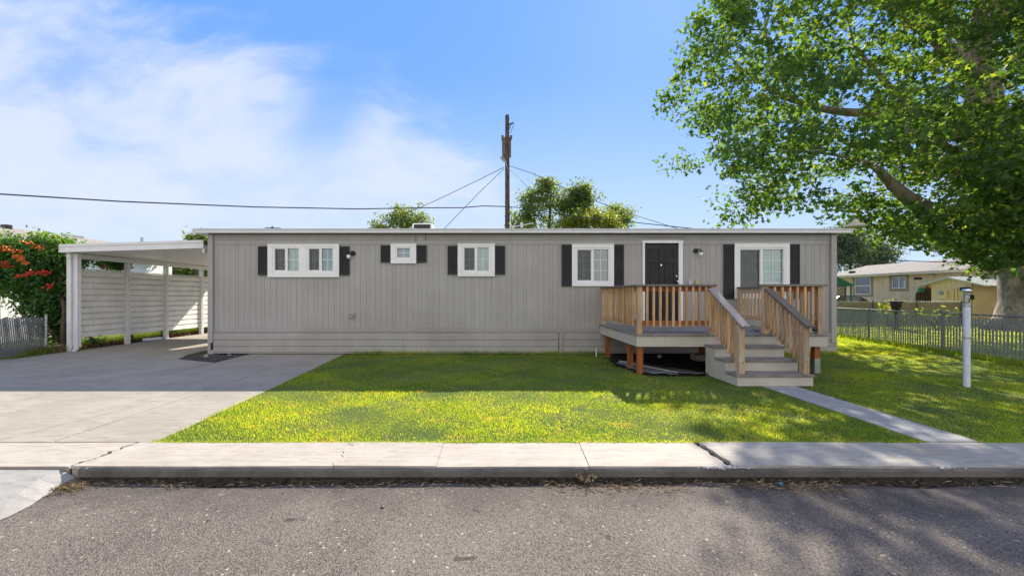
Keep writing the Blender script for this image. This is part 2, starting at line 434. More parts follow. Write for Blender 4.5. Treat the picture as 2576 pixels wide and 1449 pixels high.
# ------------------------------------------------------------------ ground, road, paving
YH = 1000 / 98.7            # house front
ZR = -0.12                  # road surface
def sheet(name, poly, z, mat, sub=None):
    mb = MB(); mb.add([(x, y, z(x, y) if callable(z) else z) for x, y in poly], [tuple(range(len(poly)))])
    o = build(name, mb, mat); tag(o, kind='structure'); return o
def grid(name, x0, x1, y0, y1, nx, ny, zf, mat):
    xs = np.linspace(x0, x1, nx + 1); ys = np.linspace(y0, y1, ny + 1); mb = MB()
    for y in ys:
        for x in xs: mb.v.append((x, y, zf(x, y)))
    for j in range(ny):
        for i in range(nx):
            a = j * (nx + 1) + i; mb.f.append((a, a + 1, a + nx + 2, a + nx + 1))
    return tag(build(name, mb, mat), kind='structure')
# one sheet to the horizon
mb = MB(); mb.add([(-600, 3.5, -.03), (600, 3.5, -.03), (600, 1500, -.03), (-600, 1500, -.03),
                   (-600, 3.5, -.5), (600, 3.5, -.5), (-600, -400, -.5), (600, -400, -.5)], [(0, 1, 2, 3), (0, 4, 5, 1), (4, 6, 7, 5)])
tag(build("ground", mb, SOIL), kind='structure')
tag(grid("road", -40, 40, -7, 3.56, 40, 12, lambda x, y: ZR + .012*math.sin(x*1.3)*math.cos(y*1.7) + max(0, (3.3-y))*0.006, ASPH), kind='structure')
# far side verge (behind the camera, seen only in reflections)
sheet("verge", [(-60, -60), (60, -60), (60, -7), (-60, -7)], -.05, LAWN)

YS0, YS1 = 1500/(1172-CY), 1500/(1112-CY)      # 3.49 .. 4.05
def wig(x, y0, y1, amp, n=9, seed=1, tilt=0.0):
    r = random.Random(seed); pts = []
    for i in range(n + 1):
        f = i / n; pts.append((x + tilt*(f-.5) + (r.uniform(-amp, amp) if 0 < i < n else 0), y0 + (y1 - y0) * f))
    return pts
joints = [(-13, .0, .006, 0), (-10.2, .0, .006, 0), (-6.9, .0, .006, 0), (-3.66, .03, .012, .09), (-1.41, .035, .0018, -.03), (-.5, .0, .0010, 0), (.86, .0, .0022, .03),
          (2.08, .018, .018, -.03), (3.96, .002, .002, .03), (5.36, .0, .002, 0), (6.8, 0, .005, 0), (8.3, 0, .005, 0), (12, 0, .005, 0), (18, 0, .005, 0)]
for k, (a, b_) in enumerate(zip(joints[:-1], joints[1:])):
    # each joint is a real gap: left edge of right slab and right edge of left slab
    ra = random.Random(int(a[0]*100)); 
    L = wig(a[0], YS0, YS1, a[1], 12, int(a[0]*100)+500, a[3]); Rr = wig(b_[0], YS0, YS1, b_[1], 12, int(b_[0]*100)+500, b_[3])
    L = [(x + a[2] * (1 + (1.2 if a[1] > .01 else 0) * abs(math.sin(i*2.3))), y) for i, (x, y) in enumerate(L)]
    Rr = [(x - b_[2] * (1 + (.8 if b_[1] > .01 else 0) * abs(math.cos(i*1.9))), y) for i, (x, y) in enumerate(Rr)]
    if k == 0: mbS = MB()
    poly = L[:1] + [(x, YS0) for x in np.linspace(L[0][0], Rr[0][0], 14)[1:-1]] + Rr + [(x, YS1) for x in np.linspace(Rr[-1][0], L[-1][0], 14)[1:-1]] + L[::-1][:-1]
    def jz(x, y, k=k): return .004*math.sin(k*2.1) + .002*math.sin(x*3)
    mbS.prism(poly, -.30, jz)
sw = tag(build("sidewalk", mbS, WALK, bevel=.0015), kind='structure')
# kerb face (darker, a few mm proud of the slabs) with a worn lip
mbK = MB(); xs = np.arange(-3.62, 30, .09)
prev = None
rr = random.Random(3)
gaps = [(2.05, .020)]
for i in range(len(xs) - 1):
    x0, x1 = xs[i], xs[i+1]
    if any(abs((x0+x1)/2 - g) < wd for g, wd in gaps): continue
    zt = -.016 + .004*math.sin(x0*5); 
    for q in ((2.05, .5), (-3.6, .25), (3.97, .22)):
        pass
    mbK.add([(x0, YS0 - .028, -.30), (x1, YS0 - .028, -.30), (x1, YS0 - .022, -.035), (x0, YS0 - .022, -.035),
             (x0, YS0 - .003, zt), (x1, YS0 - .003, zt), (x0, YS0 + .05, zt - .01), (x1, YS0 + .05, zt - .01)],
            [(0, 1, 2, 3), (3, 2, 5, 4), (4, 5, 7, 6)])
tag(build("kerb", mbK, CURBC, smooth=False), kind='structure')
# crumbled edges beside the cracks
def rubble(name, pts, mat, size, label, cat, seed=1, kind='stuff', flat=.5):
    r = random.Random(seed); mb = MB()
    for (x, y, z) in pts:
        s_ = size * r.uniform(.4, 1.3); n = 6; 
        vs = []
        for zz, k in ((0, 1.0), (flat * s_, .8), (flat * s_ * 1.3, .25)):
            a0 = r.uniform(0, 6)
            for j in range(n):
                a = a0 + 2*math.pi*j/n; q = s_ * k * r.uniform(.7, 1.15); vs.append((x + q*math.cos(a), y + q*math.sin(a), z + zz))
        fs = [(i*n+j, i*n+(j+1) % n, (i+1)*n+(j+1) % n, (i+1)*n+j) for i in range(2) for j in range(n)] + [tuple(2*n + j for j in range(n))]
        mb.add(vs, fs)
    o = build(name, mb, mat); tag(o, label, cat, kind=kind); return o
pts = []
for _ in range(150):
    c = random.choice([2.05, 2.05, 2.05, 3.97, -3.62])
    dx = random.gauss(0, .11 if c == 2.05 else .06); pts.append((c + dx, YS0 - .012 + abs(random.gauss(0, .02)) * (1.2 - min(1, abs(dx)*3)), -.008 - random.random()*.012))
rubble("concrete_rubble", pts, BROKEN, .016, "pale crumbled concrete along the kerb lip beside the cracks", "rubble", 4)

# driveway slabs with real joints
DW = -3.48
def dslab(poly): mbD.prism(poly, -.25, 0.0)
mbD = MB(); g = .011
YJ1, YJ2 = 1500/(947-CY), 1500/(903-CY)        # 7.32, 9.32
dslab([(-4.5+g, YS1+.012), (DW+.02, YS1+.012), (DW-.12, YJ1-g), (-4.5+g, YJ1-g)])
dslab([(-6.17+g, YJ1+g), (DW-.13, YJ1+g), (-3.78, YH-.02), (-6.17+g, YH-.02)])
crk = [(-5.1, YS1+.012), (-5.02, 4.5), (-4.9, 5.0), (-4.86, 5.3), (-4.72, 5.8), (-4.62, 6.4), (-4.55, 6.9), (-4.5-g, 7.0)]
dslab([(x+.007, y) for x, y in crk] + [(-4.5-g, YS1+.012)][::-1])
dslab([(-9.3+g, YS1+.012)] + [(x-.007, y) for x, y in crk] + [(-4.5-g, YJ1-g), (-9.3+g, YJ1-g)])
dslab([(-9.3+g, YJ1+g), (-6.17-g, YJ1+g), (-6.17-g, 8.82), (-7.38, YJ2-.02), (-9.3+g, YJ2-g)])
dslab([(-12.3, YS1+.012), (-9.3-g, YS1+.012), (-9.3-g, YJ2-g), (-11.35, YJ2-g), (-11.6, 8.5)])
dslab([(-11.25, YJ2+g), (-7.38, YJ2+g), (-7.75, YH), (-7.75, 22), (-11.25, 22)])
tag(build("driveway", mbD, CONC, bevel=.006), kind='structure')
# apron down to the road
zap = lambda x, y: -.008 - max(0, (YS0 - y)) * .2 if y > 2.95 else ZR + .01
mbA = MB(); ra = random.Random(5)
edge = [(-3.62 + ra.uniform(-.03, .03), y) for y in np.linspace(YS0 - .03, 2.4, 14)]
poly = [(-14, YS0 - .02), (-14, 1.2), (-3.45, 1.2)] + edge[::-1]
nx = 20
for (ya, yb) in zip(np.linspace(YS0-.015, 1.6, 14)[:-1], np.linspace(YS0-.015, 1.6, 14)[1:]):
    xe0 = -3.62 + .035*math.sin(ya*9) + (YS0-ya)*.10; xe1 = -3.62 + .035*math.sin(yb*9) + (YS0-yb)*.10
    z0 = max(ZR + .014, -.02 - (YS0 - ya)*.12); z1 = max(ZR + .014, -.02 - (YS0 - yb)*.12)
    if yb < 2.75: xe1 = -3.62 + (YS0-yb)*.1 - (2.75-yb)*1.8
    if ya < 2.75: xe0 = -3.62 + (YS0-ya)*.1 - (2.75-ya)*1.8
    for q0, q1 in ((0, .05), (.05, .16), (.16, 11)):
        f0, f1 = min(1, (q0/.16)**.7), min(1, (q1/.16)**.7); e0 = ZR + .006
        mbA.add([(xe0-q1, ya, e0+(z0-e0)*f1), (xe0-q0, ya, e0+(z0-e0)*f0), (xe1-q0, yb, e0+(z1-e0)*f0), (xe1-q1, yb, e0+(z1-e0)*f1)], [(0, 3, 2, 1)])
tag(build("driveway_apron", mbA, APRON), kind='structure')
# garden path
PX0, PX1 = 4.43, 4.97
mbP = MB()
for a, b_ in ((YS1+.01, 5.38), (5.39, 6.9)): mbP.prism([(PX0, a), (PX1, a), (PX1, b_), (PX0, b_)], -.2, .006)
tag(build("garden_path", mbP, PATHC, bevel=.006), kind='structure')
# lawns (base sheets)
DX0, DX1, DY0 = 2.72, 6.34, 1000/132.9
def zl(x, y): return -.006 + .01*math.sin(x*1.9+1)*math.sin(y*2.3)
mbL = MB()
def patch(x0f, x1f, y0, y1, nx, ny):
    b0 = len(mbL.v)
    for y in np.linspace(y0, y1, ny+1):
        for x in np.linspace(x0f(y), x1f(y), nx+1): mbL.v.append((x, y, zl(x, y)))
    for j in range(ny):
        for i in range(nx):
            a = b0 + j*(nx+1)+i; mbL.f.append((a, a+1, a+nx+2, a+nx+1))
def dwedge(y): return DW - .3*(y-YS1)/(YH-YS1)
patch(dwedge, lambda y: PX0-.005, YS1+.005, 6.9, 30, 14)
patch(dwedge, lambda y: 8.75, 6.9, YH+.2, 40, 12)
patch(lambda y: PX1+.005, lambda y: 60, YS1+.005, 6.9, 60, 14)
patch(lambda y: 8.7, lambda y: 60, 6.9, 60, 60, 60)
patch(lambda y: -60, lambda y: -11.3, YS1+.05, 60, 40, 50)
patch(lambda y: -11.3, lambda y: 8.7, 22, 60, 20, 20)
tag(build("lawn", mbL, LAWN), kind='structure')

# ------------------------------------------------------------------ grass blades
FX = lambda y: 11.6 + .161/.952*(y - 8.67)          # right fence line
def scatter(x0, x1, y0, y1, dens, ok, seed):
    r = np.random.default_rng(seed); n = int((x1-x0)*(y1-y0)*dens)
    p = np.stack([r.uniform(x0, x1, n), r.uniform(y0, y1, n)], 1); return p[ok(p[:, 0], p[:, 1])]
def blades(name, p, hgt, wid, mat, label, cat, seed, lean=.6, z0=-.01, rndf=None):
    r = np.random.default_rng(seed); n = len(p)
    ang = r.uniform(0, 2*np.pi, n); la = r.uniform(0, 2*np.pi, n); le = r.uniform(.1, lean, n)
    h = hgt * r.uniform(.45, 1.25, n); wd = wid * r.uniform(.7, 1.3, n)
    base = np.stack([p[:, 0], p[:, 1], np.full(n, z0)], 1)
    sx = np.stack([np.cos(ang), np.sin(ang), np.zeros(n)], 1) * (wd/2)[:, None]
    ld = np.stack([np.cos(la), np.sin(la), np.zeros(n)], 1) * (h*le)[:, None]
    up = np.array([0, 0, 1.0])[None] * h[:, None]
    V = np.stack([base - sx, base + sx, base + .55*up + .35*ld + .8*sx, base + .55*up + .35*ld - .8*sx, base + up*(1-.25*le[:, None]) + ld], 1)
    T = np.array([[0, 1, 2], [0, 2, 3], [3, 2, 4]])[None] + (np.arange(n)*5)[:, None, None]
    rr_ = np.repeat(r.uniform(0, 1, n), 5)
    o = fast(name, V.reshape(-1, 3), T.reshape(-1, 3), mat, rnd=rr_)
    return tag(o, label, cat, kind='stuff')
def vn(x, y, s, seed=0):       # cheap value noise
    return (np.sin(x*s*1.7+seed)*np.cos(y*s*2.1+seed*1.3) + np.sin(x*s*3.1-y*s*2.7+seed*2) * .5 + np.sin(y*s*5.3+x*s*4.1+seed)*.35) / 1.85
def main_ok(x, y):
    e = DW - .3*(y-YS1)/(YH-YS1) - .02 + .03*vn(x, y, 5)
    ok = (x > e) & (y < YH - .05)
    ok &= ~((x > PX0+.01*vn(x, y, 9)) & (x < PX1-.01*vn(x, y, 7)) & (y < 6.95))
    ok &= ~((x > 4.0) & (x < 5.28) & (y > 6.5))
    ok &= ~((x > DX0+.0+.18*vn(x, y, 3)) & (x < DX1-.05) & (y > DY0-.10 + .15*vn(x, y, 2.5)))
    ok &= (y > YS1 + .012 + .012*vn(x, y, 8))
    return ok & ((x < FX(y)-.05) | (y > 30))
pts_ = np.concatenate([scatter(-3.8, 8, YS1, 5.6, 7600, main_ok, 1), scatter(-3.9, 9, 5.6, 7.6, 5000, main_ok, 2), scatter(-3.9, 11.5, 7.6, YH, 3200, main_ok, 3),
    scatter(8.0, 12.5, YS1, 7.6, 900, main_ok, 4)])
keep = rng.uniform(0, 1, len(pts_)) < (.62 + .75*vn(pts_[:, 0], pts_[:, 1], 1.4, 3) + .25*vn(pts_[:, 0], pts_[:, 1], 5, 1))
blades("lawn_grass", pts_[keep], .029, .0046, BLADE, "short patchy green and dry lawn grass in front of the grey home", "grass", 5, lean=1.0)
def side_ok(x, y): return (x > 8.72) & (x < FX(y) - .03)
blades("side_lawn_grass", scatter(8.7, 13.5, YH, 17, 2300, side_ok, 6), .036, .0075, BLADE, "short green grass beside the right end of the grey home", "grass", 7, lean=.9)
def nb_ok(x, y): return (x > FX(y) + .12)
blades("neighbour_lawn_grass", np.concatenate([scatter(11.6, 24, 6, 16, 420, nb_ok, 8), scatter(12, 30, 16, 28, 200, nb_ok, 9)]), .07, .02, BLADE, "sunlit grass of the yard beyond the slatted fence", "grass", 9)
# taller grass along fence, wall and deck edges
def strip(p0, p1, wdt, n, seed):
    r = np.random.default_rng(seed); f = r.uniform(0, 1, n); a = np.array(p0); b_ = np.array(p1)
    q = a[None] + (b_-a)[None]*f[:, None]; q += r.normal(0, wdt, q.shape); return q
tall = np.concatenate([strip((FX(4.2)-.15, 4.2), (FX(17)-.15, 17), .12, 9000, 1), strip((-3.6, YH-.06), (2.7, YH-.06), .03, 1500, 2), strip((6.4, YH-.08), (8.75, YH-.08), .04, 900, 3), strip((8.8, YH), (8.8, 14), .04, 600, 4)])
blades("fence_grass", tall, .14, .008, BLADE, "taller unmown grass along the slatted fence and wall foot", "grass", 11, lean=.8)
STRAWM = mat_leaf("dry_straw", [(0, (.10, .07, .04)), (.5, (.22, .16, .09)), (1, (.42, .33, .20))], .2, tcol=(1, 1, .8))
# dry clippings in the gutter
gut = np.concatenate([strip((-3.4, YS0-.10), (8, YS0-.10), .035, 800, 5), strip((2.1, YS0-.12), (2.9, YS0-.16), .06, 400, 6), strip((-3.62, YS0-.08), (-3.45, YS0-.2), .05, 400, 7), strip((-5.6, YS0-.01), (-3.66, YS0-.01), .012, 800, 8), strip((.4, YS0-.16), (1.6, YS0-.2), .05, 150, 15)])
def straws(name, p, L, wid, z, label, seed):
    r = np.random.default_rng(seed); n = len(p); a = r.normal(0, .7, n) + (r.uniform(0, 1, n) > .5)*np.pi; Ls = L*r.uniform(.3, 1.6, n)
    d = np.stack([np.cos(a), np.sin(a), r.uniform(-.05, .25, n)], 1)*Ls[:, None]; s_ = np.stack([-np.sin(a), np.cos(a), np.zeros(n)], 1)*wid
    b_ = np.stack([p[:, 0], p[:, 1], z + r.uniform(0, .015, n)], 1)
    V = np.stack([b_-s_, b_+s_, b_+d*.6+s_+np.array([0, 0, .006]), b_+d], 1); T = np.array([[0, 1, 2], [0, 2, 3]])[None] + (np.arange(n)*4)[:, None, None]
    return tag(fast(name, V.reshape(-1, 3), T.reshape(-1, 3), STRAWM, rnd=np.repeat(r.uniform(0, 1, n), 4)), label, "dry grass", kind='stuff')
straws("gutter_straw", gut, .06, .0014, ZR+.005, "dry straw and clippings lying along the kerb gutter", 3)

def lawn_edge_blades():
    q = np.concatenate([strip((DW, YS1+.01), (PX0, YS1+.01), .012, 5200, 21), strip((PX1, YS1+.01), (9, YS1+.01), .012, 2600, 22)])
    blades("edge_grass", q, .035, .005, BLADE, "dry ragged grass fringe where the lawn meets the sidewalk", "grass", 23, lean=1.5)
lawn_edge_blades()

# damp dirt gathered in the gutter at the kerb foot
mb = MB(); xs = np.arange(-3.6, 30, .12); rg = random.Random(44)
wds = [.05 + .035*(math.sin(x*2.1)+math.sin(x*5.3+1)) * .5 + rg.uniform(0, .02) for x in xs]
for i in range(len(xs)-1):
    mb.add([(xs[i], YS0-.02, ZR+.035), (xs[i+1], YS0-.02, ZR+.035), (xs[i+1], YS0-.03-wds[i+1]*.5, ZR+.022), (xs[i], YS0-.03-wds[i]*.5, ZR+.022),
            (xs[i+1], YS0-.04-wds[i+1], ZR+.002), (xs[i], YS0-.04-wds[i], ZR+.002)], [(0, 3, 2, 1), (3, 5, 4, 2)])
tag(build("gutter_dirt", mb, CRACKM), "dark dirt banked along the foot of the kerb", "dirt", kind='stuff')

# ------------------------------------------------------------------ the grey mobile home
hx = lambda x: (x - CX) / 98.7
hz = lambda y: HC + (CY - y) / 98.7
HX0, HX1 = hx(527), hx(2098)
HD = 4.27
home = empty("mobile_home", (0, YH, 0), "long grey single storey mobile home with black shutters and white trimmed windows", "house")
ZT = hz(614); ZB = hz(825); ZROOF = hz(590)
wins = [ # frame x0,x1,y0,y1 ; units [(x0,x1)], y0,y1 ; rows ; blinds
 dict(f=(675.2, 854.4, 616, 697.5), u=[(688.5, 755.8), (774.5, 841)], uy=(622.5, 684.5), cols=2, rows=2, blind=True, sh=((650.6, 674.6), (855.3, 880)), shy=(619.8, 692.4)),
 dict(f=(983.7, 1047.7, 615, 663.4), u=[(996.7, 1034.3)], uy=(621.9, 651), cols=2, rows=2, blind=True, single=True, sh=((958.2, 983.4), (1048, 1073.7)), shy=(617.4, 660.7)),
 dict(f=(1151.7, 1244.7, 615, 695.7), u=[(1164, 1232.3)], uy=(620.4, 684.5), cols=2, rows=2, blind=True, sh=((1126.2, 1151.4), (1245, 1270.5)), shy=(618.6, 690.9)),
 dict(f=(1438.2, 1543.4, 615.9, 720.2), u=[(1448, 1532.4)], uy=(625.4, 710), cols=2, rows=3, blind=False, sh=((1412.4, 1437.9), (1543.7, 1568.6)), shy=(616, 720)),
 dict(f=(1845.6, 1984, 614.2, 751.9), u=[(1857.1, 1971.5)], uy=(625, 742), cols=2, rows=4, blind=True, sh=((1818.9, 1845.4), (1984.2, 2009.7)), shy=(614.5, 751.8)),
]
door = (1615.4, 1716, 606, 812)
holes = []
for d in wins:
    for (a, b_) in d['u']: holes.append((hx(a)-.02, hx(b_)+.02, hz(d['uy'][1])-.02, hz(d['uy'][0])+.02))
holes.append((hx(1620)-.02, hx(1706)+.02, .79, hz(612)))
# vertical grooved siding: every groove is modelled
mb = MB(); x = HX0; i = 0; edges = [HX0]
while x < HX1:
    step = .148 if i % 5 else .075
    x = min(HX1, x + step); edges.append(x); i += 1
def spans(x0, x1, za, zb):
    cuts = [(h[2], h[3]) for h in holes if h[0] <= x0 + 1e-4 and h[1] >= x1 - 1e-4]
    out = []; z = za
    for c in sorted(cuts):
        if c[0] > z: out.append((z, c[0]))
        z = max(z, c[1])
    if z < zb: out.append((z, zb))
    return out
brk = sorted(set(edges + [h[0] for h in holes] + [h[1] for h in holes]))
gset = set(edges[1:-1]); GW, GD = .0055, .0065
xs_ = []
for e in brk:
    if e in gset: xs_ += [(e-GW, 0), (e-GW*.6, GD), (e+GW*.6, GD), (e+GW, 0)]
    else: xs_.append((e, 0))
xs_.sort()
def inside(xm, zm): return any(h[0] < xm < h[1] and h[2] < zm < h[3] for h in holes)
zcuts = sorted(set([ZB, ZT] + [z for h in holes for z in (h[2], h[3]) if ZB < z < ZT]))
for (xa, da), (xb, db) in zip(xs_[:-1], xs_[1:]):
    if xb - xa < 1e-5: continue
    for za, zb in zip(zcuts[:-1], zcuts[1:]):
        if inside((xa+xb)/2, (za+zb)/2): continue
        mb.add([(xa, YH+da, za), (xb, YH+db, za), (xb, YH+db, zb), (xa, YH+da, zb)], [(0, 1, 2, 3)])
# side and back walls, lower and upper plain boards behind the laps
def quadbox(mb, x0, x1, z0, z1, y0, y1): mb.box(x0, x1, y0, y1, z0, z1)
mb.add([(HX0, YH, .02), (HX0, YH+HD, .02), (HX0, YH+HD, ZROOF), (HX0, YH, ZROOF)], [(0, 1, 2, 3)])
mb.add([(HX1, YH, .02), (HX1, YH+HD, .02), (HX1, YH+HD, ZROOF), (HX1, YH, ZROOF)], [(0, 3, 2, 1)])
mb.add([(HX0, YH+HD, .02), (HX1, YH+HD, .02), (HX1, YH+HD, ZROOF), (HX0, YH+HD, ZROOF)], [(0, 3, 2, 1)])
# upper band of two lap boards and belt board (door hole passes through the upper band)
dx0, dx1 = hx(1620)-.02, hx(1706)+.02
for (xa, xb) in ((HX0, dx0), (dx1, HX1)):
    mb.extr([(YH-.012, ZT-.004), (YH+.01, ZT-.004), (YH+.01, ZT+.10), (YH-.003, ZT+.10)], xa, xb, 'x')
    mb.extr([(YH-.014, ZT+.102), (YH+.01, ZT+.102), (YH+.01, ZT+.155), (YH-.006, ZT+.155)], xa, xb, 'x')
mb.extr([(YH-.016, ZT+.157), (YH+.01, ZT+.157), (YH+.01, ZROOF), (YH-.006, ZROOF)], HX0, HX1, 'x')
mb.box(dx0, dx1, YH-.004, YH+.01, hz(612), ZT+.156)
wall = build("wall", mb, SIDING, home)
# skirting of horizontal laps, in panels with small steps between them
ZK = hz(825)
mb = MB()
mb.box(HX0, HX1, YH-.014, YH+.01, hz(836)+.002, ZK+.012)
segs = [(HX0+.12, hx(657)), (hx(657), hx(1015)), (hx(1015), hx(1405)), (hx(1416), hx(1760)), (hx(1760), HX1+.02)]
for j, (xa, xb) in enumerate(segs):
    off = .004*(j % 2); zs = [0.02, hz(885)+off, hz(870)+off, hz(853.5)+off, hz(837)]
    for k in range(4):
        z0, z1 = zs[k], zs[k+1]-.002
        mb.extr([(YH-.040-off, z0), (YH-.004, z0), (YH-.004, z1), (YH-.014-off, z1), (YH-.030-off, z1-.016)], xa, xb-.006, 'x')
mb.box(hx(1406), hx(1415), YH-.052, YH-.003, .02, hz(836))
mb.extr([(YH-.036, .0), (YH+.0, .0), (YH+.0, .1), (YH-.036, .1)], HX0, HX0+.12, 'x')
build("skirting", mb, SKIRT, home)
# corner boards / downspouts
mb = MB(); mb.box(HX0-.03, HX0+.045, YH-.03, YH-.002, 0, ZROOF-.002); mb.box(HX0+.05, HX0+.115, YH-.06, YH-.016, hz(862), ZROOF-.002)
build("corner_trim", mb, SIDING, home, bevel=.004)
mb = MB(); mb.box(hx(2087), hx(2100), YH-.06, YH-.016, hz(862), ZROOF-.002); mb.box(hx(2100)+.001, hx(2100)+.03, YH-.03, YH+.2, 0, ZROOF)
build("corner_trim", mb, SIDING, home, bevel=.004)
# roof: shallow bow with overhang, white drip-edge fascia
YE = YH - .13; RX0, RX1 = (488-CX)*YE/F, (2141-CX)*YE/F
ztop = HC + (CY-575.5)*YE/F; zbot = HC + (CY-586.5)*YE/F
mb = MB(); prof = [(YE, zbot+.01)] + [(YE + t_*(HD+.26), ztop - .012 + .05*math.sin(math.pi*t_)) for t_ in np.linspace(0, 1, 11)] + [(YE+HD+.26, zbot+.01)]
mb.extr(prof[::-1], RX0, RX1, 'x')
roof = build("roof", mb, ROOFW, home)
mb = MB(); fp = [(YE-.03, zbot), (YE-.002, zbot), (YE-.002, ztop), (YE-.030, ztop), (YE-.030, ztop-.02), (YE-.018, ztop-.03), (YE-.018, zbot+.03), (YE-.030, zbot+.02)]
mb.extr(fp, RX0, RX1, 'x'); mb.box(RX0-.02, RX0-.001, YE-.03, YE+HD+.26, zbot, ztop); mb.box(RX1+.001, RX1+.02, YE-.03, YE+HD+.26, zbot, ztop)
build("fascia", mb, FASC, home)
mb = MB(); mb.box(HX0, HX1, YH-.05, YH-.017, ZROOF-.004, zbot-.002); build("eave_trim", mb, BROWNTRIM, home)
# soffit vent bar above door
mb = MB(); mb.box(hx(1608), hx(1722), YH-.05, YH-.018, hz(597), hz(594.5)); build("drip_cap", mb, SIDING, home)
mb = MB(); p = P(1040, 569.5, YH+2.2); mb.box(p[0], p[0]+.62, YH+2, YH+2.5, ztop-.02, p[2]+.06)
rv = build("roof_vent", mb, WHITE, home, bevel=.03)
mb = MB(); mb.box(p[0]+.06, p[0]+.56, YH+1.985, YH+1.999, ztop+.02, p[2]+.02); build("grille", mb, DARKM, rv)

def window(d, label):
    x0, x1 = hx(d['f'][0]), hx(d['f'][1]); z1, z0 = hz(d['f'][2]), hz(d['f'][3])
    uz1, uz0 = hz(d['uy'][0]), hz(d['uy'][1]); us = [(hx(a), hx(b_)) for a, b_ in d['u']]
    mb = MB(); e = .012
    # trim boards around
    mb.box(x0, x1, YH-.045, YH-.013, uz1+e, z1); mb.box(x0-.01, x1+.01, YH-.050, YH-.010, z1+.001, z1+.018)
    mb.box(x0, x1, YH-.045, YH-.013, z0, uz0-e)
    xs = [x0] + [q for u_ in us for q in u_] + [x1]
    for k in range(0, len(xs), 2): mb.box(xs[k] + (e if k else 0), xs[k+1] - (e if k+2 < len(xs) else 0), YH-.0445, YH-.013, uz0-e+.001, uz1+e-.001)
    wn = build("window", mb, WHITE, home, bevel=.004)
    for (a, b_) in us:
        fr = MB(); gl = MB(); mu = MB(); sc = MB(); bl = MB(); rm = MB()
        t_ = .030
        fr.box(a-e+.001, b_+e-.001, YH-.036, YH+.05, uz1-t_, uz1+e-.001); fr.box(a-e+.001, b_+e-.001, YH-.036, YH+.05, uz0-e+.001, uz0+t_)
        fr.box(a-e+.001, a+t_, YH-.036, YH+.05, uz0+t_, uz1-t_); fr.box(b_-t_, b_+e-.001, YH-.036, YH+.05, uz0+t_, uz1-t_)
        parts_ = [(a+t_, b_-t_)]
        if not d.get('single'):
            m_ = (a+b_)/2; fr.box(m_-.028, m_+.028, YH-.030, YH+.045, uz0+t_, uz1-t_); parts_ = [(a+t_, m_-.028), (m_+.028, b_-t_)]
        for k, (pa, pb) in enumerate(parts_):
            yg = YH + (.012 if k else .030)
            gl.box(pa, pb, yg, yg+.004, uz0+t_, uz1-t_)
            nc, nr = d['cols'], d['rows']
            for c in range(1, nc): xx = pa+(pb-pa)*c/nc; mu.box(xx-.006, xx+.006, yg-.006, yg-.001, uz0+t_, uz1-t_)
            for r_ in range(1, nr): zz = uz0+t_+(uz1-uz0-2*t_)*r_/nr; mu.box(pa, pb, yg-.0065, yg-.0015, zz-.006, zz+.006)
            if k == 0 and not d.get('single'):
                sc.box(pa+.001, pb-.001, YH-.012, YH-.011, uz0+t_+.001, uz1-t_-.001)
                q = .016
                for bx in ((pa, pa+q, uz0+t_, uz1-t_), (pb-q, pb, uz0+t_, uz1-t_), (pa+q, pb-q, uz1-t_-q, uz1-t_), (pa+q, pb-q, uz0+t_, uz0+t_+q)):
                    mu.box(bx[0], bx[1], YH-.016, YH-.0125, bx[2], bx[3])
        if d['blind']:
            z = uz0 + .03
            while z < uz1:
                bl.add([(a, YH+.085, z), (b_, YH+.085, z), (b_, YH+.100, z+.031), (a, YH+.100, z+.031)], [(0, 1, 2, 3)]); z += .036
        # dim room behind
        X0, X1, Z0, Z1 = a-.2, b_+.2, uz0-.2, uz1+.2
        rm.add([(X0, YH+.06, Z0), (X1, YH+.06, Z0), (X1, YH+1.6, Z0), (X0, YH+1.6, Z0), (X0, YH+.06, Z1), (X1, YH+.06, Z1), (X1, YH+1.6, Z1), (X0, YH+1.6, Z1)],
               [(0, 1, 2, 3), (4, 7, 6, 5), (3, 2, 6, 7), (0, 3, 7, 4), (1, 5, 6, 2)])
        if not d['blind']:   # curtain edge and a pale wall inside
            bl.add([(a+.02, YH+.35, uz0), (a+.32, YH+.35, uz0), (a+.28, YH+.35, uz1), (a+.02, YH+.35, uz1)], [(0, 1, 2, 3)])
        build("sash_frame", fr, WHITE, wn, bevel=.003); build("pane", gl, GLASS, wn); build("muntin", mu, WHITE, wn)
        if sc.v: build("insect_screen", sc, SCREEN, wn)
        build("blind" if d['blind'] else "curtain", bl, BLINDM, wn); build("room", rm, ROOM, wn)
    tag(wn, label)
    for (sa, sb) in d['sh']:
        sx0, sx1 = hx(sa)+.002, hx(sb)-.002; sz1, sz0 = hz(d['shy'][0]), hz(d['shy'][1]); mb = MB(); y1 = YH-.001 if False else YH-.013
        mb.box(sx0, sx1, y1-.006, y1, sz0, sz1); r_ = .022
        for bx in ((sx0, sx0+r_, sz0, sz1), (sx1-r_, sx1, sz0, sz1), (sx0+r_, sx1-r_, sz1-.035, sz1), (sx0+r_, sx1-r_, sz0, sz0+.035)):
            mb.box(bx[0], bx[1], y1-.026, y1-.0062, bx[2], bx[3])
        z = sz0+.040
        while z < sz1-.06:
            mb.add([(sx0+r_, y1-.0065, z+.032), (sx1-r_, y1-.0065, z+.032), (sx1-r_, y1-.024, z), (sx0+r_, y1-.024, z), (sx0+r_, y1-.0065, z-.002), (sx1-r_, y1-.0065, z-.002)],
                   [(0, 1, 2, 3), (3, 2, 5, 4)]); z += .036
        build("shutter", mb, BLACK, home)
for d, l in zip(wins, ["wide white double window at the left end", "small white square window", "white sliding window in the middle", "white window with curtainless grid beside the door", "tall white window right of the door"]): window(d, l)
